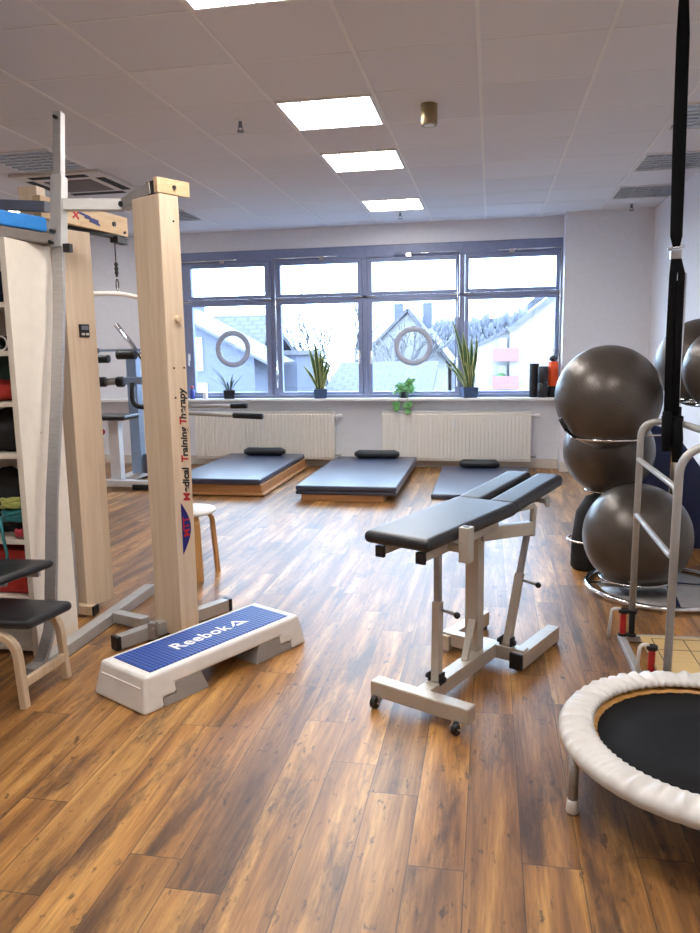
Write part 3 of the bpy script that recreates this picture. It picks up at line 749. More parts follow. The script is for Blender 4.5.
# ------------------------------------------------------------------ step platform
rz = math.atan2(-.472, .881)
t = thing('step_platform', 'white aerobic step with dimpled blue top and grey feet', 'step', (-1.289, 3.154, 0), rz)
prof = [(-.490, 0), (-.462, .150), (.462, .150), (.490, 0), (.385, 0), (.385, .040), (.315, .040), (.315, .080), (-.315, .080), (-.315, .040), (-.385, .040), (-.385, 0)]
b = bm_new()
A = [b.verts.new((-(.182 - .16 * z), y, z)) for y, z in prof]; B = [b.verts.new(((.182 - .16 * z), y, z)) for y, z in prof]
b.faces.new(A); b.faces.new(B[::-1])
for k in range(len(prof)): b.faces.new((A[k], B[k], B[(k + 1) % len(prof)], A[(k + 1) % len(prof)]))
body = obj('body', b, 'white_step', t, world=False, bevel=.014, bseg=3)
b = bm_new(); box(b, -.135, .135, -.4745, -.466, .100, .104); obj('end_ridge', b, 'white_step', body, world=False, bevel=.002)
for s in (-1, 1):
    b = bm_new()
    pr = [(.388, .0), (.388, .038), (.318, .038), (.318, .083), (.175, .083), (.145, 0)]
    A = [b.verts.new((-(.178 - .16 * z), s * y, z)) for y, z in pr]; B = [b.verts.new(((.178 - .16 * z), s * y, z)) for y, z in pr]
    b.faces.new(A); b.faces.new(B[::-1])
    for k in range(len(pr)): b.faces.new((A[k], B[k], B[(k + 1) % len(pr)], A[(k + 1) % len(pr)]))
    obj('riser', b, 'grey_step', t, world=False, bevel=.003)
b = bm_new(); box(b, -.130, .130, -.415, .415, .1475, .1535); top = obj('top_mat', b, 'step', t, world=False, bevel=.004)
mt = M.Translation((.034, -.20, .154)) @ M.Rotation(PI / 2, 4, 'Z')
text_obj('lettering', 'Reebok', .100, 'print_white', top, mt, extrude=.0008, bold=.0018, spacing=1.06)
b = bm_new()                                                          # triangular mark
def flat(bm, poly, z0, z1): prism(bm, poly, 'z', z0, z1)
y0 = .135
flat(b, [(.033, y0), (-.036, y0 + .050), (-.018, y0 + .054), (.019, y0 + .024)], .154, .1548)
flat(b, [(-.036, y0 + .054), (.033, y0 + .108), (.033, y0 + .086), (-.010, y0 + .054)], .154, .1548)
flat(b, [(.033, y0 + .026), (.033, y0 + .080), (.017, y0 + .066), (.017, y0 + .036)], .154, .1548)
obj('mark', b, 'print_white', top, world=False)

# ------------------------------------------------------------------ treatment bench
rz = math.atan2(-.447, .894)
t = thing('treatment_bench', 'black padded therapy bench with split leg pads on a wheeled steel frame', 'bench', (-.06, 3.3, 0), rz)
def P(name, bm, m, bev=.003, par=None, seg=2): return obj(name, bm, m, par or t, world=False, bevel=bev, bseg=seg)
b = bm_new(); box(b, -.185, .270, -.555, -.49, .04, .105); P('wheel_bar', b, 'beige_paint', .006)
for x in (-.150, .228):
    b = bm_new(); cyl(b, (x - .012, -.570, .026), (x + .012, -.570, .026), .026, 18); w_ = P('caster', b, 'black', .004)
    b = bm_new(); cyl(b, (x - .02, -.570, .026), (x + .02, -.570, .026), .007, 10); box(b, x - .02, x + .02, -.575, -.545, .03, .05); P('caster_fork', b, 'chrome', 0, w_)
b = bm_new(); box(b, .0, .062, -.508, .11, .035, .10); P('spine', b, 'beige_paint')
b = bm_new(); box(b, -.235, .195, .11, .165, .03, .095); P('cross_bar', b, 'beige_paint')
for x in (-.21, .172):
    b = bm_new(); box(b, x - .03, x + .03, .09, .52, .012, .085); P('side_tube', b, 'beige_paint')
    if x > 0:
        b = bm_new(); box(b, x - .031, x + .031, .076, .092, .012, .086); P('end_cap', b, 'black', .002)
    b = bm_new(); box(b, x - .028, x + .028, .46, .50, 0, .013); P('rubber_foot', b, 'black', .002)
b = bm_new(); box(b, -.03, .035, -.03, .03, .09, .69); P('post', b, 'beige_paint')
b = bm_new(); beam(b, (.03, -.14, .095), (.01, -.035, .25), .03, .02); P('gusset', b, 'beige_paint', .002)
b = bm_new(); box(b, .155, .20, -.43, -.385, .635, .775); box(b, .08, .156, -.42, -.395, .67, .70); q = P('socket_tube', b, 'beige_paint')
b = bm_new(); cyl(b, (.1775, -.4075, .774), (.1775, -.4075, .776), .014, 14); P('socket_hole', b, 'black', 0, q)
for x in (-.10, .085):
    b = bm_new(); box(b, x - .018, x + .018, -.585, .03, .665, .70); P('pad_rail', b, 'beige_paint')
    b = bm_new(); box(b, x - .02, x + .02, -.60, -.584, .655, .70); P('rail_cap', b, 'black', .002)
b = bm_new(); box(b, -.12, .105, -.36, -.32, .655, .68); P('rail_crossbar', b, 'beige_paint')
b = bm_new(); hexa(b, [(-.172, -.615, .705), (.132, -.615, .705), (.188, .045, .735), (-.115, .045, .735), (-.172, -.615, .756), (.135, -.615, .756), (.188, .045, .795), (-.115, .045, .795)])
P('main_pad', b, 'vinyl', .024, seg=4)
for x0, x1, nm in ((-.135, .0, 'leg_pad'), (.025, .165, 'leg_pad')):
    b = bm_new(); hexa(b, [(x0, .06, .725), (x1, .06, .725), (x1, .62, .775), (x0, .62, .775), (x0, .06, .785), (x1, .06, .785), (x1, .62, .835), (x0, .62, .835)])
    lp = P(nm, b, 'vinyl', .024, seg=4)
    b = bm_new(); xm = (x0 + x1) / 2; beam(b, (xm, .05, .713), (xm, .50, .752), .03, .025); P('pad_support', b, 'beige_paint', .002, lp)
b = bm_new(); cyl(b, (.168, .40, .735), (.178, .40, .735), .026, 16); beam(b, (.10, .40, .74), (.17, .40, .735), .02, .02); P('pivot_disc', b, 'steel', .002)
# adjustable struts
for a, m_, e, side in (((.035, -.39, .10), (.02, -.355, .43), (.005, -.33, .67), 1), ((.10, .14, .095), (.13, .20, .43), (.15, .245, .66), 1)):
    b = bm_new(); beam(b, a, m_, .036, .036, up=(0, 1, 0)); s_ = P('strut', b, 'beige_paint')
    b = bm_new(); beam(b, m_, e, .026, .026, up=(0, 1, 0)); P('strut_inner', b, 'steel', .002, s_)
    b = bm_new(); k0 = V(m_) - V((0, 0, .03)); cyl(b, k0, k0 + V((.085, -.0, -.012)), .007, 10); P('lock_pin', b, 'steel', 0, s_)
    b = bm_new(); sphere(b, k0 + V((.09, 0, -.013)), .014, 16); P('knob', b, 'black', 0, s_)
    b = bm_new()
    for s in (-1, 1): cyl(b, V(a) + V((s * .022, -.005, .015)), V(a) + V((s * .045, -.005, .018)), .012, 12); box(b, a[0] + s * .026 - .004, a[0] + s * .026 + .004, a[1] - .02, a[1] + .02, a[2] - .01, a[2] + .04)
    P('hinge', b, 'black', .002, s_)
b = bm_new(); beam(b, (.03, .0, .64), (.16, .24, .64), .04, .06); beam(b, (.165, .245, .60), (.165, .26, .74), .035, .02, up=(1, 0, 0)); beam(b, (.165, .26, .74), (.1, .05, .735), .025, .02); P('hinge_arm', b, 'beige_paint')

# ------------------------------------------------------------------ trampoline
TC = V((.728, 2.40, 0)); TR, TI, TZ = .485, .378, .232
t = thing('trampoline', 'round mini trampoline with black mat and gathered silver white rim', 'trampoline', TC)
b = bm_new(); N = 560; rings = []
prof = [(TR - .012, TZ - .052), (TR + .002, TZ - .045), (TR + .004, TZ - .022), (TR - .010, TZ - .004), (TR - .035, TZ + .003), (TR - .065, TZ + .003), (TI + .016, TZ), (TI + .004, TZ - .006), (TI, TZ - .016), (TI + .003, TZ - .024)]
rnd = random.Random(3); ph = [rnd.uniform(0, 6) for _ in range(8)]
for pi_, (r, z) in enumerate(prof):
    row = []
    for k in range(N):
        a = 2 * PI * k / N; inn = max(0, min(1, (TR - r) / (TR - TI)))
        pl = 1.5 - 2.4 * abs(math.sin(26 * a + 1.3 * math.sin(5 * a + ph[0]) + .5 * inn)) ** .6 + .7 * math.sin(57 * a + ph[1] + 2 * math.sin(3 * a)) + .4 * math.sin(21 * a + ph[2])
        amp = .0058 * math.sin(PI * min(1, inn * 1.05 + .12)) if 2 < pi_ < 8 else .0008
        rr = r + (.0035 * math.sin(90 * a) if pi_ >= 7 else 0)
        row.append(b.verts.new((TC.x + rr * math.cos(a), TC.y + rr * math.sin(a), z + amp * pl)))
    rings.append(row)
for r0, r1 in zip(rings, rings[1:]):
    for k in range(N):
        f = b.faces.new((r0[k], r0[(k + 1) % N], r1[(k + 1) % N], r1[k])); f.smooth = True
o = obj('rim_cover', b, 'tramp_pad', t); sd = o.modifiers.new('s', 'SOLIDIFY'); sd.thickness = .003
b = bm_new(); lathe(b, [(0, TZ - .044), (TI * .5, TZ - .045), (TI - .010, TZ - .040), (TI - .010, TZ - .046), (0, TZ - .05)], (TC.x, TC.y, 0), 64); obj('jumping_mat', b, 'tramp_mat', t)
b = bm_new(); torus(b, (TC.x, TC.y, TZ - .03), TR - .03, .016, 72, 10); obj('frame_ring', b, 'steel', t)
b = bm_new(); NS = 144; ra, rb_ = [], []
for k in range(NS):
    a = 2 * PI * k / NS; c_, s_ = math.cos(a), math.sin(a); dz = .004 * math.cos(36 * a)
    ra.append(b.verts.new((TC.x + (TI - .014) * c_, TC.y + (TI - .014) * s_, TZ - .037 + dz))); rb_.append(b.verts.new((TC.x + (TR - .045) * c_, TC.y + (TR - .045) * s_, TZ - .031 + dz)))
for k in range(NS): b.faces.new((ra[k], ra[(k + 1) % NS], rb_[(k + 1) % NS], rb_[k]))
o = obj('spring_ring', b, 'amber', t, smooth=True); o.modifiers.new('s', 'SOLIDIFY').thickness = .003
for k in range(6):
    a = math.radians(197 + 60 * k); x, y = TC.x + (TR - .009) * math.cos(a), TC.y + (TR - .009) * math.sin(a)
    b = bm_new(); cyl(b, (x, y, .02), (x, y, TZ - .035), .0155, 16); lg = obj('leg', b, 'steel', t)
    b = bm_new(); lathe(b, [(0, 0), (.018, 0), (.0205, .006), (.0195, .022), (.018, .045), (.0158, .047)], (x, y, 0), 20); obj('rubber_foot', b, 'cream', lg, root=t)

# ------------------------------------------------------------------ swinging platform with handrails
t = thing('balance_trainer', 'swinging therapy platform with line printed board and bent handrails', 'balance trainer', (.98, 3.2, 0))
b = bm_new()
for p_, q_ in (((.66, 2.92), (.66, 3.76)), ((1.36, 2.92), (1.36, 3.76)), ((.66, 3.74), (1.36, 3.74)), ((.66, 2.94), (1.36, 2.94))):
    beam(b, (*p_, .022), (*q_, .022), .034, .03)
obj('base_frame', b, 'steel_paint', t, bevel=.004)
b = bm_new(); box(b, .715, 1.315, 2.97, 3.58, .078, .096); pb = obj('platform', b, 'board', t, bevel=.003)
b = bm_new(); zp = .0963
def ln(x0, y0, x1, y1, w=.004): beam(b, (x0, y0, zp), (x1, y1, zp), w, .0006)
for x in (.76, .90, 1.015, 1.13, 1.27): ln(x, 3.0, x, 3.55)
for y in (3.0, 3.14, 3.42, 3.55): ln(.76, y, 1.27, y)
for R_ in (.04, .065, .09): torus(b, (1.015, 3.27, zp), R_, .0018, 48, 4, M.Diagonal((1.0, 1.0, .2)).to_3x3() if False else None)
obj('printed_lines', b, 'print_black', pb, root=t)
LA, LB = (.703, 3.73), (.69, 2.93)
b = bm_new(); tube(b, fillet([(LA[0], LA[1], .172), (LA[0] + .005, LA[1], 1.10), (LA[0] + .16, LA[1] - .02, 1.10), (LA[0] + .20, 2.98, 1.1), (LA[0] + .62, 2.95, 1.1), (LA[0] + .655, 3.64, 1.1), (1.36, 3.66, .03)], .085, 8), .0155, 14); obj('handrail', b, 'steel_paint', t)
b = bm_new(); tube(b, fillet([(LB[0], LB[1], .03), (LB[0] + .008, LB[1], 1.062), (LB[0] + .22, LB[1] - .02, 1.125)], .09, 8), .0155, 14); tube(b, fillet([(LB[0] + .20, LB[1] - .018, 1.115), (1.28, 2.93, 1.09), (1.36, 2.93, 1.0), (1.36, 2.93, .03)], .08), .0155, 14); obj('handrail', b, 'steel_paint', t)
b = bm_new(); tube(b, fillet([(LA[0], LA[1], .92), (LB[0] + .01, LB[1] + .035, .92), (LB[0] + .008, LB[1] + .035, .645), (LA[0], LA[1], .65)], .05, 6), .0125, 12); obj('side_rung', b, 'steel_paint', t)
def damper(x, y, mats, br):
    for k, m in enumerate(mats):
        xx = x + k * .042
        b = bm_new(); pr = [(0, 0)]
        for q in range(17): pr.append((.013 + (.004 if q % 2 else 0), q * .0068))
        pr.append((0, .11)); lathe(b, pr, (xx, y, .045), 16); dm = obj('damper', b, m, t)
        b = bm_new(); cyl(b, (xx, y, .036), (xx, y, .048), .023, 18); cyl(b, (xx, y, .153), (xx, y, .171), .024, 18); pieces('damper_cap', b, 'black', dm, root=t, bevel=.002)
    b = bm_new(); tube(b, fillet([(x - .012, y, .172), (x - br, y, .172), (x - br - .012, y, .02)], .025), .008, 10); obj('hook_bracket', b, 'white', t)
damper(.662, 3.73, ['red', 'black'], .055)
damper(.705, 3.27, ['red'], .05)
damper(1.30, 3.73, ['red', 'black'], -.085)
damper(1.33, 3.27, ['red'], -.06)

# ------------------------------------------------------------------ ball stand and balls
BALLS = [((.673, 4.55, 1.165), .300, 'large grey exercise ball highest on the left of the chrome stand', .985),
         ((.775, 5.13, .775), .292, 'grey exercise ball tucked behind and under the topmost large one', .985),
         ((.866, 4.55, .345), .312, 'grey exercise ball lowest in the stand near the floor', .98),
         ((1.275, 4.37, 1.325), .242, 'grey exercise ball in front of the pole cut off by the picture edge', 1.0),
         ((1.285, 4.98, 1.345), .272, 'grey exercise ball behind the pole against the right wall', 1.0)]
for k, (c, r, lb, sq) in enumerate(BALLS):
    b = bm_new(); sphere(b, (0, 0, 0), r, 72, (1, 1, sq)); o = obj('exercise_ball', b, 'ball'); o.location = c
    o.rotation_euler = [(.9, .3, .2), (.5, .2, 1), (1.15, .35, .4), (.4, -.8, 0), (.7, .5, 2)][k]
    if sq != 1: o.rotation_euler = (o.rotation_euler[0], o.rotation_euler[1], o.rotation_euler[2])
    tag(o, lb, 'exercise ball', 'grey exercise balls on the stand')
    b = bm_new(); lathe(b, [(0, r + .001), (.010, r + .001), (.010, r - .006)], (0, 0, 0), 14); pl = obj('valve_plug', b, 'white', o, world=False)
    pl.rotation_euler = (1.9 if k == 2 else 2.6, -.35, 0)
t = thing('ball_stand', 'chrome ball stand with wire rings and a round floor ring', 'ball stand', (1.08, 4.66, 0))
PX, PY = 1.08, 4.68
b = bm_new(); cyl(b, (PX, PY, .02), (PX, PY, 1.865), .02, 16); obj('pole', b, 'chrome', t)
b = bm_new(); torus(b, (1.03, 4.62, .02), .43, .017, 72, 10); obj('floor_ring', b, 'chrome', t)
b = bm_new(); lathe(b, [(0, .006), (.36, .006), (.36, .014), (0, .016)], (1.03, 4.62, 0), 64); obj('base_plate', b, 'steel', t)
b = bm_new()
for a in (0, PI / 2, PI, 3 * PI / 2): beam(b, (PX, PY, .022), (1.03 + .43 * math.cos(a), 4.62 + .43 * math.sin(a), .022), .035, .012)
obj('base_spoke', b, 'chrome', t)
def holder(c, R, z):
    b = bm_new(); torus(b, (c[0], c[1], z), R, .0075, 64, 8); v = V((PX - c[0], PY - c[1], 0)); L_ = v.length; v.normalize()
    s = V((c[0], c[1], z)) + v * R
    if L_ > R + .02: cyl(b, s, (PX, PY, z), .0075, 8)
    else: cyl(b, s, (PX, PY, z - .02), .0075, 8)
    obj('ball_ring', b, 'chrome', t)
def ring_z(i, R): c, r = BALLS[i][0], BALLS[i][1]; return c[2] - math.sqrt((r * .985) ** 2 - R * R) + .0
holder(BALLS[0][0], .20, BALLS[0][0][2] - .232); holder(BALLS[1][0], .14, BALLS[1][0][2] - .262); holder(BALLS[3][0], .16, BALLS[3][0][2] - .195)
holder(BALLS[4][0], .18, BALLS[4][0][2] - .217)
b = bm_new(); torus(b, (.866, 4.55, .095), .205, .0075, 64, 8); cyl(b, (PX, PY, .10), (.866 + .205 * .855, 4.55 + .205 * .52, .095), .0075, 8)
obj('ball_ring', b, 'chrome', t)
b = bm_new(); torus(b, (.642, 5.02, .20), .125, .008, 48, 8); cyl(b, (.765, 5.0, .20), (PX, PY, .20), .008, 8)
obj('roll_ring', b, 'chrome', t)
b = bm_new(); cyl(b, (.435, 4.42, .985), (.395, 4.41, 1.055), .013, 10); beam(b, (.487, 4.47, .935), (.435, 4.42, .985), .014, .014); obj('ring_end', b, 'black', t)
b = bm_new(); beam(b, (PX - .0, PY, 1.0), (PX, PY, 1.10), .05, .05, up=(0, 1, 0)); pieces('clamp', b, 'black', t, bevel=.004)
# black roll behind the low ball
b = bm_new(); tube(b, [(.640, 5.02, .0), (.640, 5.02, .02), (.645, 5.025, .20), (.665, 5.03, .36), (.70, 5.03, .44), (.74, 5.03, .475)], [.085, .10, .10, .10, .085, .05], 24)
tag(obj('foam_roll', b, 'black_cloth', smooth=True), 'black padded roll standing behind the lowest exercise ball', 'foam roll')
# navy mat leaning in the corner
b = bm_new(); prism(b, [(.96, .03), (1.73, .0), (1.75, .22), (1.28, .86), (1.06, .93), (.96, .90)], 'y', 5.56, 5.66)
tag(obj('gym_mat', b, 'navy', bevel=.02), 'dark navy gym mat standing behind the ball stand', 'gym mat')
# sling trainer strap from the ceiling
t = thing('sling_trainer', 'long black strap with buckle hanging from the ceiling by the balls', 'sling trainer', (.79, 3.6, H))
def strap(bm, pts, w, th): 
    for p_, q_ in zip(pts, pts[1:]): beam(bm, p_, q_, w, th, up=(0, 1, 0))
b = bm_new(); tube(b, [(0.778, 3.6, H - .01), (0.779, 3.6, 2.86), (0.782, 3.6, 2.75), (0.788, 3.6, 2.3), (0.794, 3.6, 1.93), (0.796, 3.6, 1.885)], [.018, .022, .027, .028, .026, .016], 4, flat=(1, .12), up=(0, 1, 0)); obj('strap', b, 'web', t)
b = bm_new(); cyl(b, (0.778, 3.6, H), (0.778, 3.6, H - .02), .03, 16); obj('ceiling_anchor', b, 'steel', t)
b = bm_new(); box(b, .773, .819, 3.59, 3.61, 1.83, 1.868); cyl(b, (0.761, 3.6, 1.875), (0.831, 3.6, 1.885), .006, 8); obj('buckle', b, 'chrome', t, bevel=.003)
b = bm_new(); tube(b, [(0.794, 3.60, 1.84), (0.789, 3.60, 1.76), (0.788, 3.60, 1.5), (0.794, 3.60, 1.1)], .017, 4, flat=(1, .2), up=(0, 1, 0)); tube(b, [(0.804, 3.60, 1.84), (0.823, 3.60, 1.77), (0.824, 3.60, 1.5), (0.828, 3.60, 1.1)], .015, 4, flat=(1, .2), up=(0, 1, 0))
tube(b, [(0.808, 3.62, 1.74), (0.806, 3.62, 1.4), (0.811, 3.62, 1.1)], .028, 4, flat=(1, .2), up=(0, 1, 0)); obj('loop_strap', b, 'web', t)
b = bm_new(); 
for dx, z0, z1 in ((-.022, .98, 1.16), (.024, .93, 1.13)): tube(b, [(.812 + dx, 3.59, z1), (.814 + dx, 3.585, (z0 + z1) / 2), (.814 + dx, 3.59, z0)], [.020, .026, .019], 12)
pieces('foam_handle', b, 'web', t)
b = bm_new(); box(b, .771, .861, 3.585, 3.615, 1.115, 1.14); obj('strap_keeper', b, 'web', t, bevel=.004)

# ------------------------------------------------------------------ stool
SC_ = V((-1.93, 4.52, 0))
t = thing('stool', 'round stool with white seat and bent beech legs behind the wooden column', 'stool', SC_)
b = bm_new(); lathe(b, [(0, .425), (.160, .425), (.172, .430), (.175, .440), (.170, .450), (0, .452)], SC_, 48); obj('seat', b, 'white', t)
for k in range(4):
    a = math.radians(-52 + 90 * k); v = V((math.cos(a), math.sin(a), 0)); b = bm_new()
    ribbon(b, fillet([SC_ + v * .02 + Z * .412, SC_ + v * .150 + Z * .412, SC_ + v * .178 + Z * .0], .06, 7), (-v.y, v.x, 0), .052, .024); obj('leg', b, 'beech', t, bevel=.003)

# ------------------------------------------------------------------ gym machine at the back left
MX, MY = -4.0, 7.5
t = thing('strength_machine', 'white and silver strength machine with black grips seen between the columns', 'exercise machine', (MX, MY, 0))
b = bm_new(); box(b, -4.35, -3.55, 7.42, 7.50, .03, .10); box(b, -4.12, -3.98, 7.5, 8.25, .03, .10); obj('base', b, 'mach_white', t, bevel=.006)
b = bm_new(); box(b, -3.80, -3.60, 7.40, 7.52, 0, .06); box(b, -4.36, -4.2, 7.41, 7.51, 0, .03); box(b, -4.12, -3.98, 8.15, 8.25, 0, .03); pieces('foot', b, 'black', t, bevel=.01)
b = bm_new(); box(b, -4.08, -3.96, 7.48, 7.58, .10, .74); obj('seat_post', b, 'mach_white', t, bevel=.006)
b = bm_new(); box(b, -4.02, -3.90, 7.86, 7.98, .10, 1.50); obj('upright', b, 'mach_blue', t, bevel=.006)
b = bm_new(); box(b, -3.90, -3.45, 7.90, 8.0, .10, .32); obj('weight_housing', b, 'mach_grey', t, bevel=.01)
b = bm_new(); box(b, -4.22, -3.80, 7.32, 7.68, .76, .815); obj('seat', b, 'vinyl', t, bevel=.022, bseg=3)
b = bm_new(); sphere(b, (-4.12, 7.42, .63), .035, 14); obj('knob', b, 'red', t)
b = bm_new(); box(b, -3.72, -3.56, 7.7, 7.8, 1.32, 1.56); obj('back_pad', b, 'vinyl', t, bevel=.03, bseg=3)
b = bm_new(); cyl(b, (-4.05, 7.75, 1.78), (-3.60, 7.70, 1.24), .028, 12); obj('lever', b, 'chrome', t)
b = bm_new(); beam(b, (-4.22, 7.6, 1.50), (-3.6, 7.6, 1.50), .025, .025); obj('handle_bar', b, 'mach_blue', t)
b = bm_new(); cyl(b, (-4.22, 7.6, 1.50), (-4.19, 7.6, 1.50), .025, 12); cyl(b, (-4.26, 7.55, 1.41), (-4.05, 7.55, 1.41), .045, 14); cyl(b, (-3.98, 7.6, 1.45), (-3.76, 7.6, 1.45), .05, 14); pieces('grip', b, 'black', t, bevel=.008)
b = bm_new(); beam(b, (-3.98, 7.62, 1.17), (-3.45, 7.62, 1.17), .08, .08); obj('press_arm', b, 'mach_blue', t, bevel=.008)
b = bm_new(); cyl(b, (-4.24, 7.6, 1.16), (-4.13, 7.6, 1.16), .055, 16); cyl(b, (-4.0, 7.6, 1.16), (-3.92, 7.6, 1.16), .058, 16); pieces('roller_pad', b, 'black', t, bevel=.01)
b = bm_new(); cyl(b, (-4.13, 7.6, 1.16), (-4.0, 7.6, 1.17), .04, 14); obj('spacer', b, 'steel', t)
b = bm_new(); tube(b, fillet([(-3.80, 7.55, 1.15), (-3.80, 7.53, .90), (-3.55, 7.53, .88)], .1), .028, 10); obj('hook_arm', b, 'black', t)
b = bm_new(); cyl(b, (-3.5, 7.34, .86), (-2.50, 7.18, .83), .022, 12); beam(b, (-3.5, 7.34, .86), (-3.62, 7.9, .25), .05, .05); cyl(b, (-3.1, 7.5, .90), (-2.62, 7.46, .905), .018, 12); beam(b, (-3.1, 7.5, .90), (-3.45, 7.5, .89), .04, .04); obj('lever_arm', b, 'steel_paint', t)
b = bm_new(); cyl(b, (-2.54, 7.186, .831), (-2.22, 7.14, .822), .030, 14); cyl(b, (-2.66, 7.46, .905), (-2.48, 7.45, .907), .028, 14); pieces('grip', b, 'black', t, bevel=.006)

# ------------------------------------------------------------------ things on the sill and on the panes
SZ = WZ0; SYY = 9.215
def square_pot(x, w, h, m, name, lb, cat, group=None, rot=.3):
    t = thing(name, lb, cat, (x, SYY, SZ), rot, group)
    b = bm_new(); a, c = w / 2 * .85, w / 2; tk = .008
    hexa(b, [(-a, -a, 0), (a, -a, 0), (a, a, 0), (-a, a, 0), (-c, -c, h), (c, -c, h), (c, c, h), (-c, c, h)])
    p = obj('pot', b, m, t, world=False, bevel=.004)
    b = bm_new(); box(b, -c + .01, c - .01, -c + .01, c - .01, h - .002, h + .003); obj('soil', b, 'soil', t, world=False)
    return t
def blade(bm, base, ang, lean, L, w, bend, edge=True, n=9):
    """upright sword leaf: five verts across, the outer strip yellow"""
    dx, dy = math.cos(ang), math.sin(ang); s = V((-dy, dx, 0)) if not edge else V((math.cos(ang * 5 + L * 40) * .25 + .9, math.sin(ang * 7 + L * 31) * .5, 0)).normalized(); rows = []
    for k in range(n + 1):
        u = k / n; off = lean * u + bend * u * u; ctr = V(base) + V((dx * off, dy * off, L * u))
        ww = w * 1.15 * (.55 + .75 * u - .2 * u * u) * (1 if u < .62 else max(.03, (1 - u) / .38) ** .75)
        rows.append([bm.verts.new(ctr + s * ww * q + V((s.y, -s.x, 0)) * (abs(q) * ww * .5)) for q in (-.5, -.40, 0, .40, .5)])
    for a, c in zip(rows, rows[1:]):
        for k in range(4):
            f = bm.faces.new((a[k], a[k + 1], c[k + 1], c[k])); f.smooth = True; f.material_index = 1 if (edge and k in (0, 3)) else 0
def sansevieria(x, lb, leaves, w, h, seed, name='snake_plant'):
    t = square_pot(x, w, h, 'pot', name, lb, 'plant', 'snake plants on the sill'); rnd = random.Random(seed); b = bm_new()
    for (px, lean, L, wd) in leaves:
        base = (px, rnd.uniform(-.025, .025), h - .005); a = 0 if lean > 0 else PI
        blade(b, base, a - .3 + rnd.uniform(-.5, .5), abs(lean) * .5, L, wd, abs(lean) * .5)
    o = obj('leaves', b, ['leaf', 'leaf_edge'], t, world=False); sd = o.modifiers.new('s', 'SOLIDIFY'); sd.thickness = .003
    return t
sansevieria(-2.10, 'snake plant in a small blue grey pot on the sill, second pane from the left', [(-.03, -.11, .54, .05), (-.01, -.06, .60, .052), (.01, -.02, .40, .05), (.015, .04, .44, .045), (.03, .08, .40, .045), (.035, .13, .34, .045), (-.035, -.18, .30, .04), (.0, .02, .48, .045), (-.02, -.03, .33, .045), (.02, .11, .28, .04)], .17, .115, 2)
sansevieria(-.25, 'tall snake plant with yellow edged leaves in blue grey pot', [(-.03, -.18, .80, .055), (-.02, -.06, .66, .055), (.01, .02, .60, .055), (.03, .06, .56, .05), (-.045, -.22, .36, .05), (-.04, -.15, .28, .05), (.02, .08, .45, .05), (.0, -.02, .50, .055), (-.02, -.12, .46, .05), (.04, .05, .62, .04), (-.05, -.26, .30, .04)], .19, .125, 5)
t = square_pot(-3.30, .15, .11, 'potdark', 'aloe_plant', 'small spiky dark plant in a dark pot under the left ring', 'plant')
b = bm_new()
for a, ln_, L in ((2.9, .20, .30), (2.7, .15, .26), (2.5, .10, .20), (.3, .13, .15), (.2, .17, .20), (1.2, .08, .17), (3.6, .12, .14), (5.4, .09, .14), (4.5, .07, .12), (.8, .05, .2), (3.2, .24, .17)):
    blade(b, (math.cos(a) * .02, math.sin(a) * .02, .108), a, ln_ * .55, L, .022, ln_ * .45, edge=False)
o = obj('leaves', b, 'aloe', t, world=False); o.modifiers.new('s', 'SOLIDIFY').thickness = .004
t = thing('trailing_plant', 'bright green leafy plant trailing over the sill edge', 'plant', (-1.04, SYY, SZ))
b = bm_new(); lathe(b, [(0, 0), (.05, 0), (.065, .08), (.06, .08), (.055, .07), (0, .07)], (-1.04, SYY, SZ), 24); obj('pot', b, 'potdark', t)
b = bm_new(); rnd = random.Random(11)
def leafy(c, nrm, L, w):
    nrm = V(nrm).normalized(); a = nrm.cross(V((0, 0, 1)) if abs(nrm.z) < .9 else V((1, 0, 0))).normalized(); q = nrm.cross(a)
    ang = rnd.uniform(0, 6.28); x_ = a * math.cos(ang) + q * math.sin(ang); y_ = nrm.cross(x_)
    sh = [(0, 0), (.25, .42), (.55, .5), (.85, .25), (1, 0), (.85, -.25), (.55, -.5), (.25, -.42)]
    vs = [b.verts.new(V(c) + x_ * (u - .3) * L + y_ * v * w + nrm * (-.02 * abs(v))) for u, v in sh]; b.faces.new(vs)
for k in range(75):
    a, e = rnd.uniform(0, 6.28), rnd.uniform(-.2, 1.3); r = rnd.uniform(.05, .125)
    p = V((-1.04 + r * 1.15 * math.cos(a) * math.cos(e), SYY + r * .6 * math.sin(a) * math.cos(e) - .01, SZ + .09 + r * .85 * math.sin(e)))
    leafy(p, (math.cos(a) * .5, -.8, .7), .06, .05)
for dx in (-.07, -.05, -.085, .06, .075, .05, .085, -.06, .065, -.09): leafy((-1.05 + dx, 9.105 - rnd.uniform(0, .012), SZ - .10 + rnd.uniform(-.05, .04)), (rnd.uniform(-.3, .3), -1, .3), .085, .075)
for k in range(6): leafy((-.97 + rnd.uniform(-.03, .03), SYY, SZ + .20 + rnd.uniform(-.03, .05)), (.2, -1, .3), .06, .05)
o = obj('leaves', b, 'leaf2', t); o.modifiers.new('s', 'SOLIDIFY').thickness = .002
b = bm_new(); tube(b, fillet([(-1.05, SYY, SZ + .08), (-1.08, 9.13, SZ + .05), (-1.10, 9.105, SZ - .03), (-1.11, 9.10, SZ - .12)], .03), .003, 6); tube(b, fillet([(-1.03, SYY, SZ + .08), (-1.0, 9.13, SZ + .05), (-.99, 9.105, SZ - .03), (-.985, 9.10, SZ - .12)], .03), .003, 6); tube(b, [(-1.0, SYY, SZ + .1), (-.98, SYY, SZ + .2), (-.965, SYY, SZ + .25)], .003, 6); obj('stem', b, 'leaf2', t)
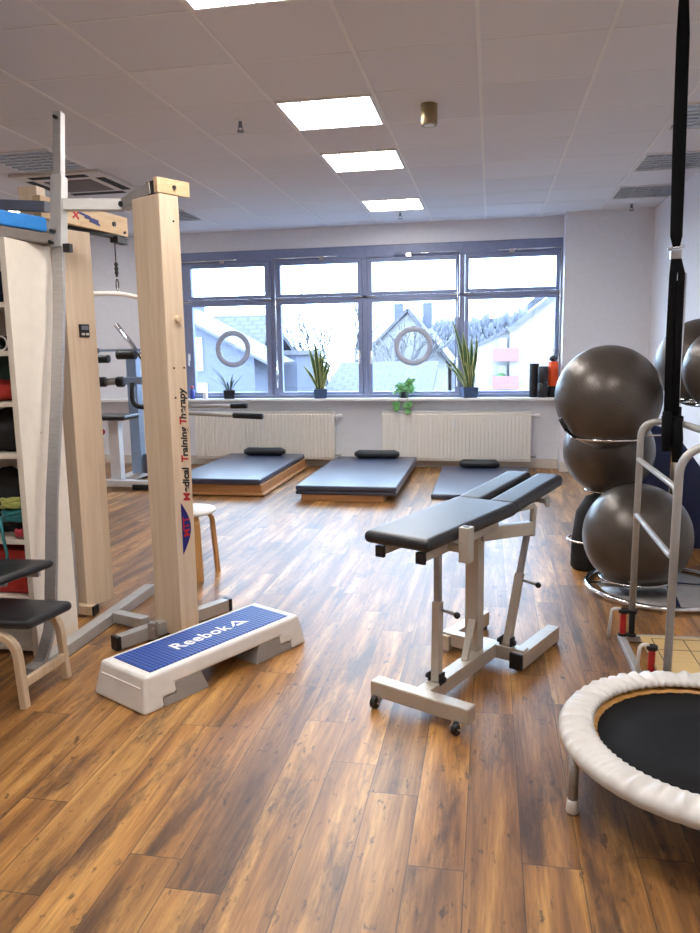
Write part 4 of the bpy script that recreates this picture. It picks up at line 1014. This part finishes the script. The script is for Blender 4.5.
# rollers at the right end of the sill
def roll(x, y, r, z0, z1, m, lb, name='foam_roller', par=None):
    b = bm_new(); lathe(b, [(0, z0), (r - .006, z0), (r, z0 + .006), (r, z1 - .006), (r - .006, z1), (r * .35, z1), (r * .3, z1 - .01), (0, z1 - .01)], (x, y, 0), 32)
    return tag(obj(name, b, m), lb, 'foam roller', 'foam rollers at the right end of the sill')
roll(.515, 9.24, .055, SZ, SZ + .40, 'black_cloth', 'tall black foam roller on the sill, left of the pair of short ones')
roll(.612, 9.19, .062, SZ, SZ + .175, 'vinyl', 'short black foam roller on the sill carrying another black roller')
roll(.612, 9.19, .062, SZ + .176, SZ + .37, 'vinyl', 'short black foam roller stacked on another black roller')
roll(.73, 9.225, .056, SZ, SZ + .13, 'black_cloth', 'short black foam roller under the orange one')
roll(.73, 9.225, .056, SZ + .131, SZ + .42, 'orange', 'orange foam roller on the sill')
b = bm_new(); sphere(b, (.73, 9.225, SZ + .42 + .040), .048, 24, (1, 1, .85)); tag(obj('massage_ball', b, 'vinyl'), 'black massage ball on top of the orange roller', 'ball')
b = bm_new(); lathe(b, [(0, 0), (.03, 0), (.032, .01), (.032, .10), (.014, .125), (.014, .14), (0, .14)], (-3.80, 9.2, SZ), 20); o = obj('spray_bottle', b, 'bottle_blue'); tag(o, 'small blue bottle with red cap on the sill beside the wooden column', 'bottle')
b = bm_new(); cyl(b, (-3.80, 9.2, SZ + .138), (-3.80, 9.2, SZ + .165), .017, 14); obj('cap', b, 'red', o)
b = bm_new(); lathe(b, [(0, 0), (.03, 0), (.032, .01), (.030, .07), (.02, .085), (0, .085)], (-3.62, 9.2, SZ), 20); tag(obj('jar', b, 'white'), 'small white jar on the sill between blue bottle and spiky plant', 'jar')
# rings on the panes
for x, r, lb in ((-3.27, .235, 'grey ring stuck on the left window pane above the spiky plant'), (-.938, .24, 'grey ring stuck on the window pane above the trailing green plant')):
    b = bm_new(); lathe(b, [(r - .065, -.006), (r, -.006), (r, .006), (r - .065, .006)], (0, 0, 0), 64, close=True)
    bmesh.ops.rotate(b, cent=(0, 0, 0), matrix=M.Rotation(PI / 2, 3, 'X'), verts=b.verts); bmesh.ops.translate(b, vec=(x, YF + .0235, 1.50), verts=b.verts)
    tag(obj('window_ring', b, 'ring'), lb, 'ring', 'grey rings on the window panes')

# ------------------------------------------------------------------ outside
GZ = -4.2
b = bm_new(); box(b, -90, 90, YW + 1.5, 160, GZ - .2, GZ); struct('ground', b, 'out_ground')
# left house: long tiled roof and front gable
t = thing('house', 'pale blue grey house with long tiled roof outside the leftmost window', 'house', (-11, 25, GZ))
b = bm_new(); box(b, -17, -7.6, 23.4, 30, GZ, .6); obj('wall', b, 'out_wall', t)
b = bm_new(); hexa(b, [(-17.3, 22.9, .15), (-7.3, 22.9, .15), (-8.0, 27, 2.62), (-17.3, 27, 2.62), (-17.3, 22.9, .35), (-7.3, 22.9, .35), (-8.0, 27, 2.82), (-17.3, 27, 2.82)])
hexa(b, [(-17.3, 31.1, .15), (-7.3, 31.1, .15), (-8.0, 27, 2.62), (-17.3, 27, 2.62), (-17.3, 31.1, .35), (-7.3, 31.1, .35), (-8.0, 27, 2.82), (-17.3, 27, 2.82)]); obj('roof', b, 'out_roof', t)
b = bm_new(); prism(b, [(-13.5, GZ), (-5.95, GZ), (-5.95, .9), (-9.6, 3.0), (-13.5, 1.0)], 'y', 20.6, 23.3) if False else prism(b, [(-13.0, GZ), (-6.6, GZ), (-6.6, 1.30), (-9.2, 2.70), (-13.0, .6)], 'y', 20.6, 23.3); obj('gable_wall', b, 'out_wall', t)
b = bm_new(); beam(b, (-9.25, 21.8, 2.80), (-6.1, 21.8, 1.12), 2.9, .07, up=(0, 0, 1)); beam(b, (-9.15, 21.8, 2.80), (-13.4, 21.8, .50), 2.9, .07); obj('gable_roof', b, 'out_roof2', t)
for x, z in ((-8.35, .95), (-8.25, -.35), (-9.9, .95)):
    b = bm_new(); box(b, x - .22, x + .22, 20.55, 20.62, z, z + .95); w_ = obj('window', b, 'out_white', t)
    b = bm_new(); box(b, x - .16, x + .16, 20.53, 20.56, z + .07, z + .88); obj('pane', b, 'out_white', w_, root=t)
b = bm_new(); box(b, -10.9, -10.5, 26.6, 27.0, 2.6, 3.5); obj('chimney', b, 'out_wall', t)
t = thing('annex', 'small flat roofed blue grey annex beside the long tiled house', 'house', (-6.8, 25, GZ))
b = bm_new(); box(b, -7.55, -6.1, 23.5, 26.8, GZ, 1.35); obj('wall', b, 'out_wall', t); b = bm_new(); box(b, -7.59, -6.0, 23.4, 26.8, 1.35, 1.5); obj('roof', b, 'out_roof2', t)
t = thing('low_building', 'low building with grey tiled roof outside the second window', 'house', (-4.5, 27, GZ))
b = bm_new(); box(b, -5.9, -2.2, 27, 32, GZ, -.2); obj('wall', b, 'out_wall', t)
b = bm_new(); hexa(b, [(-5.95, 24.6, -.75), (-2.0, 24.6, -.75), (-2.0, 30, .85), (-5.95, 30, .85), (-5.95, 24.6, -.6), (-2.0, 24.6, -.6), (-2.0, 30, 1.0), (-5.95, 30, 1.0)]); obj('roof', b, 'out_roof', t)
# pale villa in the third window
t = thing('villa', 'pale house with steep roof and two chimneys outside the third window', 'house', (-4.2, 42, GZ))
b = bm_new(); prism(b, [(-6.9, GZ), (-2.3, GZ), (-2.3, .9), (-4.3, 3.4), (-6.9, .9)], 'y', 40, 46); obj('wall', b, 'out_wall2', t)
b = bm_new(); beam(b, (-4.3, 43, 3.55), (-2.0, 43, .7), 6.6, .16); beam(b, (-4.3, 43, 3.55), (-7.2, 43, .7), 6.6, .16); obj('roof', b, 'out_roof2', t)
b = bm_new(); box(b, -5.3, -4.8, 42, 42.5, 2.6, 4.0); obj('chimney', b, 'out_wall', t); b = bm_new(); box(b, -3.7, -3.2, 42, 42.5, 2.6, 4.0); obj('chimney', b, 'out_wall', t)
for x in (-5.6, -4.4, -3.2):
    b = bm_new(); box(b, x - .35, x + .35, 39.93, 40.02, -.4, .7); w_ = obj('window', b, 'out_white', t); b = bm_new(); box(b, x - .28, x + .28, 39.9, 39.94, -.32, .62); obj('pane', b, 'out_pane', w_, root=t)
t = thing('flat_building', 'long low flat roofed building beyond the right hand ring', 'house', (1.5, 44, GZ))
b = bm_new(); box(b, -1.9, 2.8, 42, 50, GZ, .55); obj('wall', b, 'out_wall2', t); b = bm_new(); box(b, -2.0, 2.9, 41.9, 50.1, .55, .85); obj('roof', b, 'out_roof', t)
b = bm_new(); box(b, -1.6, 2.5, 41.95, 42.02, -.35, .15); w_ = obj('window_strip', b, 'out_pane', t)
# apartment building with pink balconies
t = thing('apartment_building', 'pale pink apartment gable with salmon balconies outside the rightmost window', 'building', (2.6, 22, GZ))
b = bm_new(); prism(b, [(.50, GZ), (9, GZ), (9, 8.35), (.50, 1.92)], 'y', 20.5, 27); obj('wall', b, 'out_wall3', t)
b = bm_new(); prism(b, [(-.40, GZ), (.497, GZ), (.497, 1.92), (-.40, 1.50)], 'y', 21.0, 26); obj('rear_wing', b, 'out_wall2', t)
b = bm_new(); beam(b, (-.55, 23.55, 1.46), (.50, 23.55, 1.96), 5.3, .07); beam(b, (.45, 23.7, 1.92), (9.1, 23.7, 8.46), 6.7, .12); obj('roof', b, 'out_roof2', t)
b = bm_new(); prism(b, [(.95, 2.42), (1.5, 2.84), (1.5, 3.05), (.95, 2.62)], 'y', 20.6, 22.6); obj('dormer', b, 'out_roof', t)
for z in (1.12, .386, -.36):
    b = bm_new(); box(b, .07, .49, 20.32, 21.0, z, z + .06); box(b, .49, .735, 20.32, 20.49, z, z + .06); bl = obj('balcony', b, 'out_wall2', t)
    b = bm_new(); box(b, .06, .74, 20.26, 20.32, z, z + .34); box(b, .06, .10, 20.32, 21.0, z, z + .34); obj('railing', b, 'out_pink', bl, root=t)
for z in (1.47, .74):
    b = bm_new(); box(b, .22, .44, 20.94, 21.02, z - .2, z + .25); obj('balcony_window', b, 'out_white', t)
b = bm_new(); lathe(b, [(0, 0), (.06, 0), (.07, .10), (.14, .16), (.15, .26), (.08, .34), (0, .36)], (.28, 20.62, .446), 14); tag(obj('shrub', b, 'leaf', smooth=True), 'small round shrub on the salmon balcony outside', 'shrub')
# woodland ridge
b = bm_new(); rnd = random.Random(5); N = 90; top_ = []
for k in range(N + 1):
    x = -45 + 80 * k / N; top_.append((x, 6.4 + 1.6 * math.sin(x * .12 + 1.2) + .12 * x * (1 if x > 0 else .3)))
prism(b, [(-14, GZ)] + [(x, z * .72) for x, z in top_ if -14 <= x <= 12] + [(12, GZ)], 'y', 110, 118); struct('hill', b, 'forest')
b = bm_new()
for k in range(480):
    x = rnd.uniform(-15, 12); z0 = .72 * (6.4 + 1.6 * math.sin(x * .12 + 1.2) + .12 * x * (1 if x > 0 else .3)) - rnd.uniform(0, 4.5); h = rnd.uniform(.5, 1.2)
    tube(b, [(x, 109.5, z0 - .8), (x, 109.5, z0 + h * .5), (x + rnd.uniform(-.2, .2), 109.5, z0 + h)], [.40, .38, .2], 6)
o = obj('treeline', b, 'forest'); o['kind'] = 'stuff'; o['label'] = 'hazy winter woods on the ridge outside'; o['category'] = 'trees'
# bare trees
def bare_tree(x, y, h, seed, lb, sp=.5):
    rnd = random.Random(seed); t = thing('bare_tree', lb, 'tree', (x, y, GZ), 0, 'bare winter trees outside'); bt = bm_new(); bb = bm_new()
    def grow(bm, p, dirn, L, r, dep):
        q = p + dirn * L; m_ = (p + q) / 2 + V((rnd.uniform(-.04, .04), rnd.uniform(-.04, .04), 0)) * L
        tube(bm, [p, m_, q], [max(r, .022), max(r * .9, .021), max(r * .78, .020)], 5)
        if dep == 0: return
        for k in range(3 if dep > 1 else 2):
            nd = (dirn + V((rnd.uniform(-1, 1), rnd.uniform(-1, 1), rnd.uniform(-.35, .6))) * sp * 1.3).normalized()
            grow(bb, q if k else p + dirn * L * .7, nd, L * rnd.uniform(.62, .82), r * .66, dep - 1)
    grow(bt, V((x, y, GZ)), V((0, 0, 1)), h * .34, h * .014, 5)
    obj('trunk', bt, 'bark', t); obj('branches', bb, 'bark', t)
bare_tree(-7.3, 36, 8.3, 4, 'big bare tree behind the low roof outside the second window', .42)
bare_tree(-4.7, 37.5, 7.0, 9, 'slender bare tree in front of the pale villa', .38)

# ------------------------------------------------------------------ sky, camera, output look
w = bpy.data.worlds.new('sky'); S.world = w; w.use_nodes = True; nt = w.node_tree; bg = nt.nodes['Background']
tc = nt.nodes.new('ShaderNodeTexCoord'); nz = nt.nodes.new('ShaderNodeTexNoise'); nz.inputs['Scale'].default_value = 2.0
nt.links.new(tc.outputs['Generated'], nz.inputs['Vector'])
rp = nt.nodes.new('ShaderNodeValToRGB'); rp.color_ramp.elements[0].color = (.52, .71, 1.0, 1); rp.color_ramp.elements[1].color = (.62, .79, 1.0, 1)
nt.links.new(nz.outputs['Fac'], rp.inputs[0]); nt.links.new(rp.outputs[0], bg.inputs[0]); bg.inputs[1].default_value = 13.0

cam = bpy.data.cameras.new('camera'); co = bpy.data.objects.new('camera', cam); COL.objects.link(co); S.camera = co
F, PT_, YA, RO = 747.85, .153555, -.18611, -.016121
cam.sensor_fit = 'HORIZONTAL'; cam.sensor_width = 36.0; cam.lens = 36.0 * F / 700; cam.clip_start = .05; cam.clip_end = 400
cp, sp_, cy_, sy_ = math.cos(PT_), math.sin(PT_), math.cos(YA), math.sin(YA)
fw = V((sy_ * cp, cy_ * cp, -sp_)); rt = V((cy_, -sy_, 0)); up = rt.cross(fw)
r2 = rt * math.cos(RO) + up * math.sin(RO); u2 = -rt * math.sin(RO) + up * math.cos(RO)
co.matrix_world = M(((r2.x, u2.x, -fw.x, 0), (r2.y, u2.y, -fw.y, 0), (r2.z, u2.z, -fw.z, 1.455), (0, 0, 0, 1)))
vs = S.view_settings; vs.view_transform = 'Standard'; vs.look = 'None'; vs.gamma = 1; vs.use_curve_mapping = False; vs.exposure = 0.36
S.cycles.use_denoising = True
S.cycles.max_bounces = 8; S.cycles.diffuse_bounces = 5; S.cycles.transparent_max_bounces = 12; S.cycles.sample_clamp_indirect = 6.0
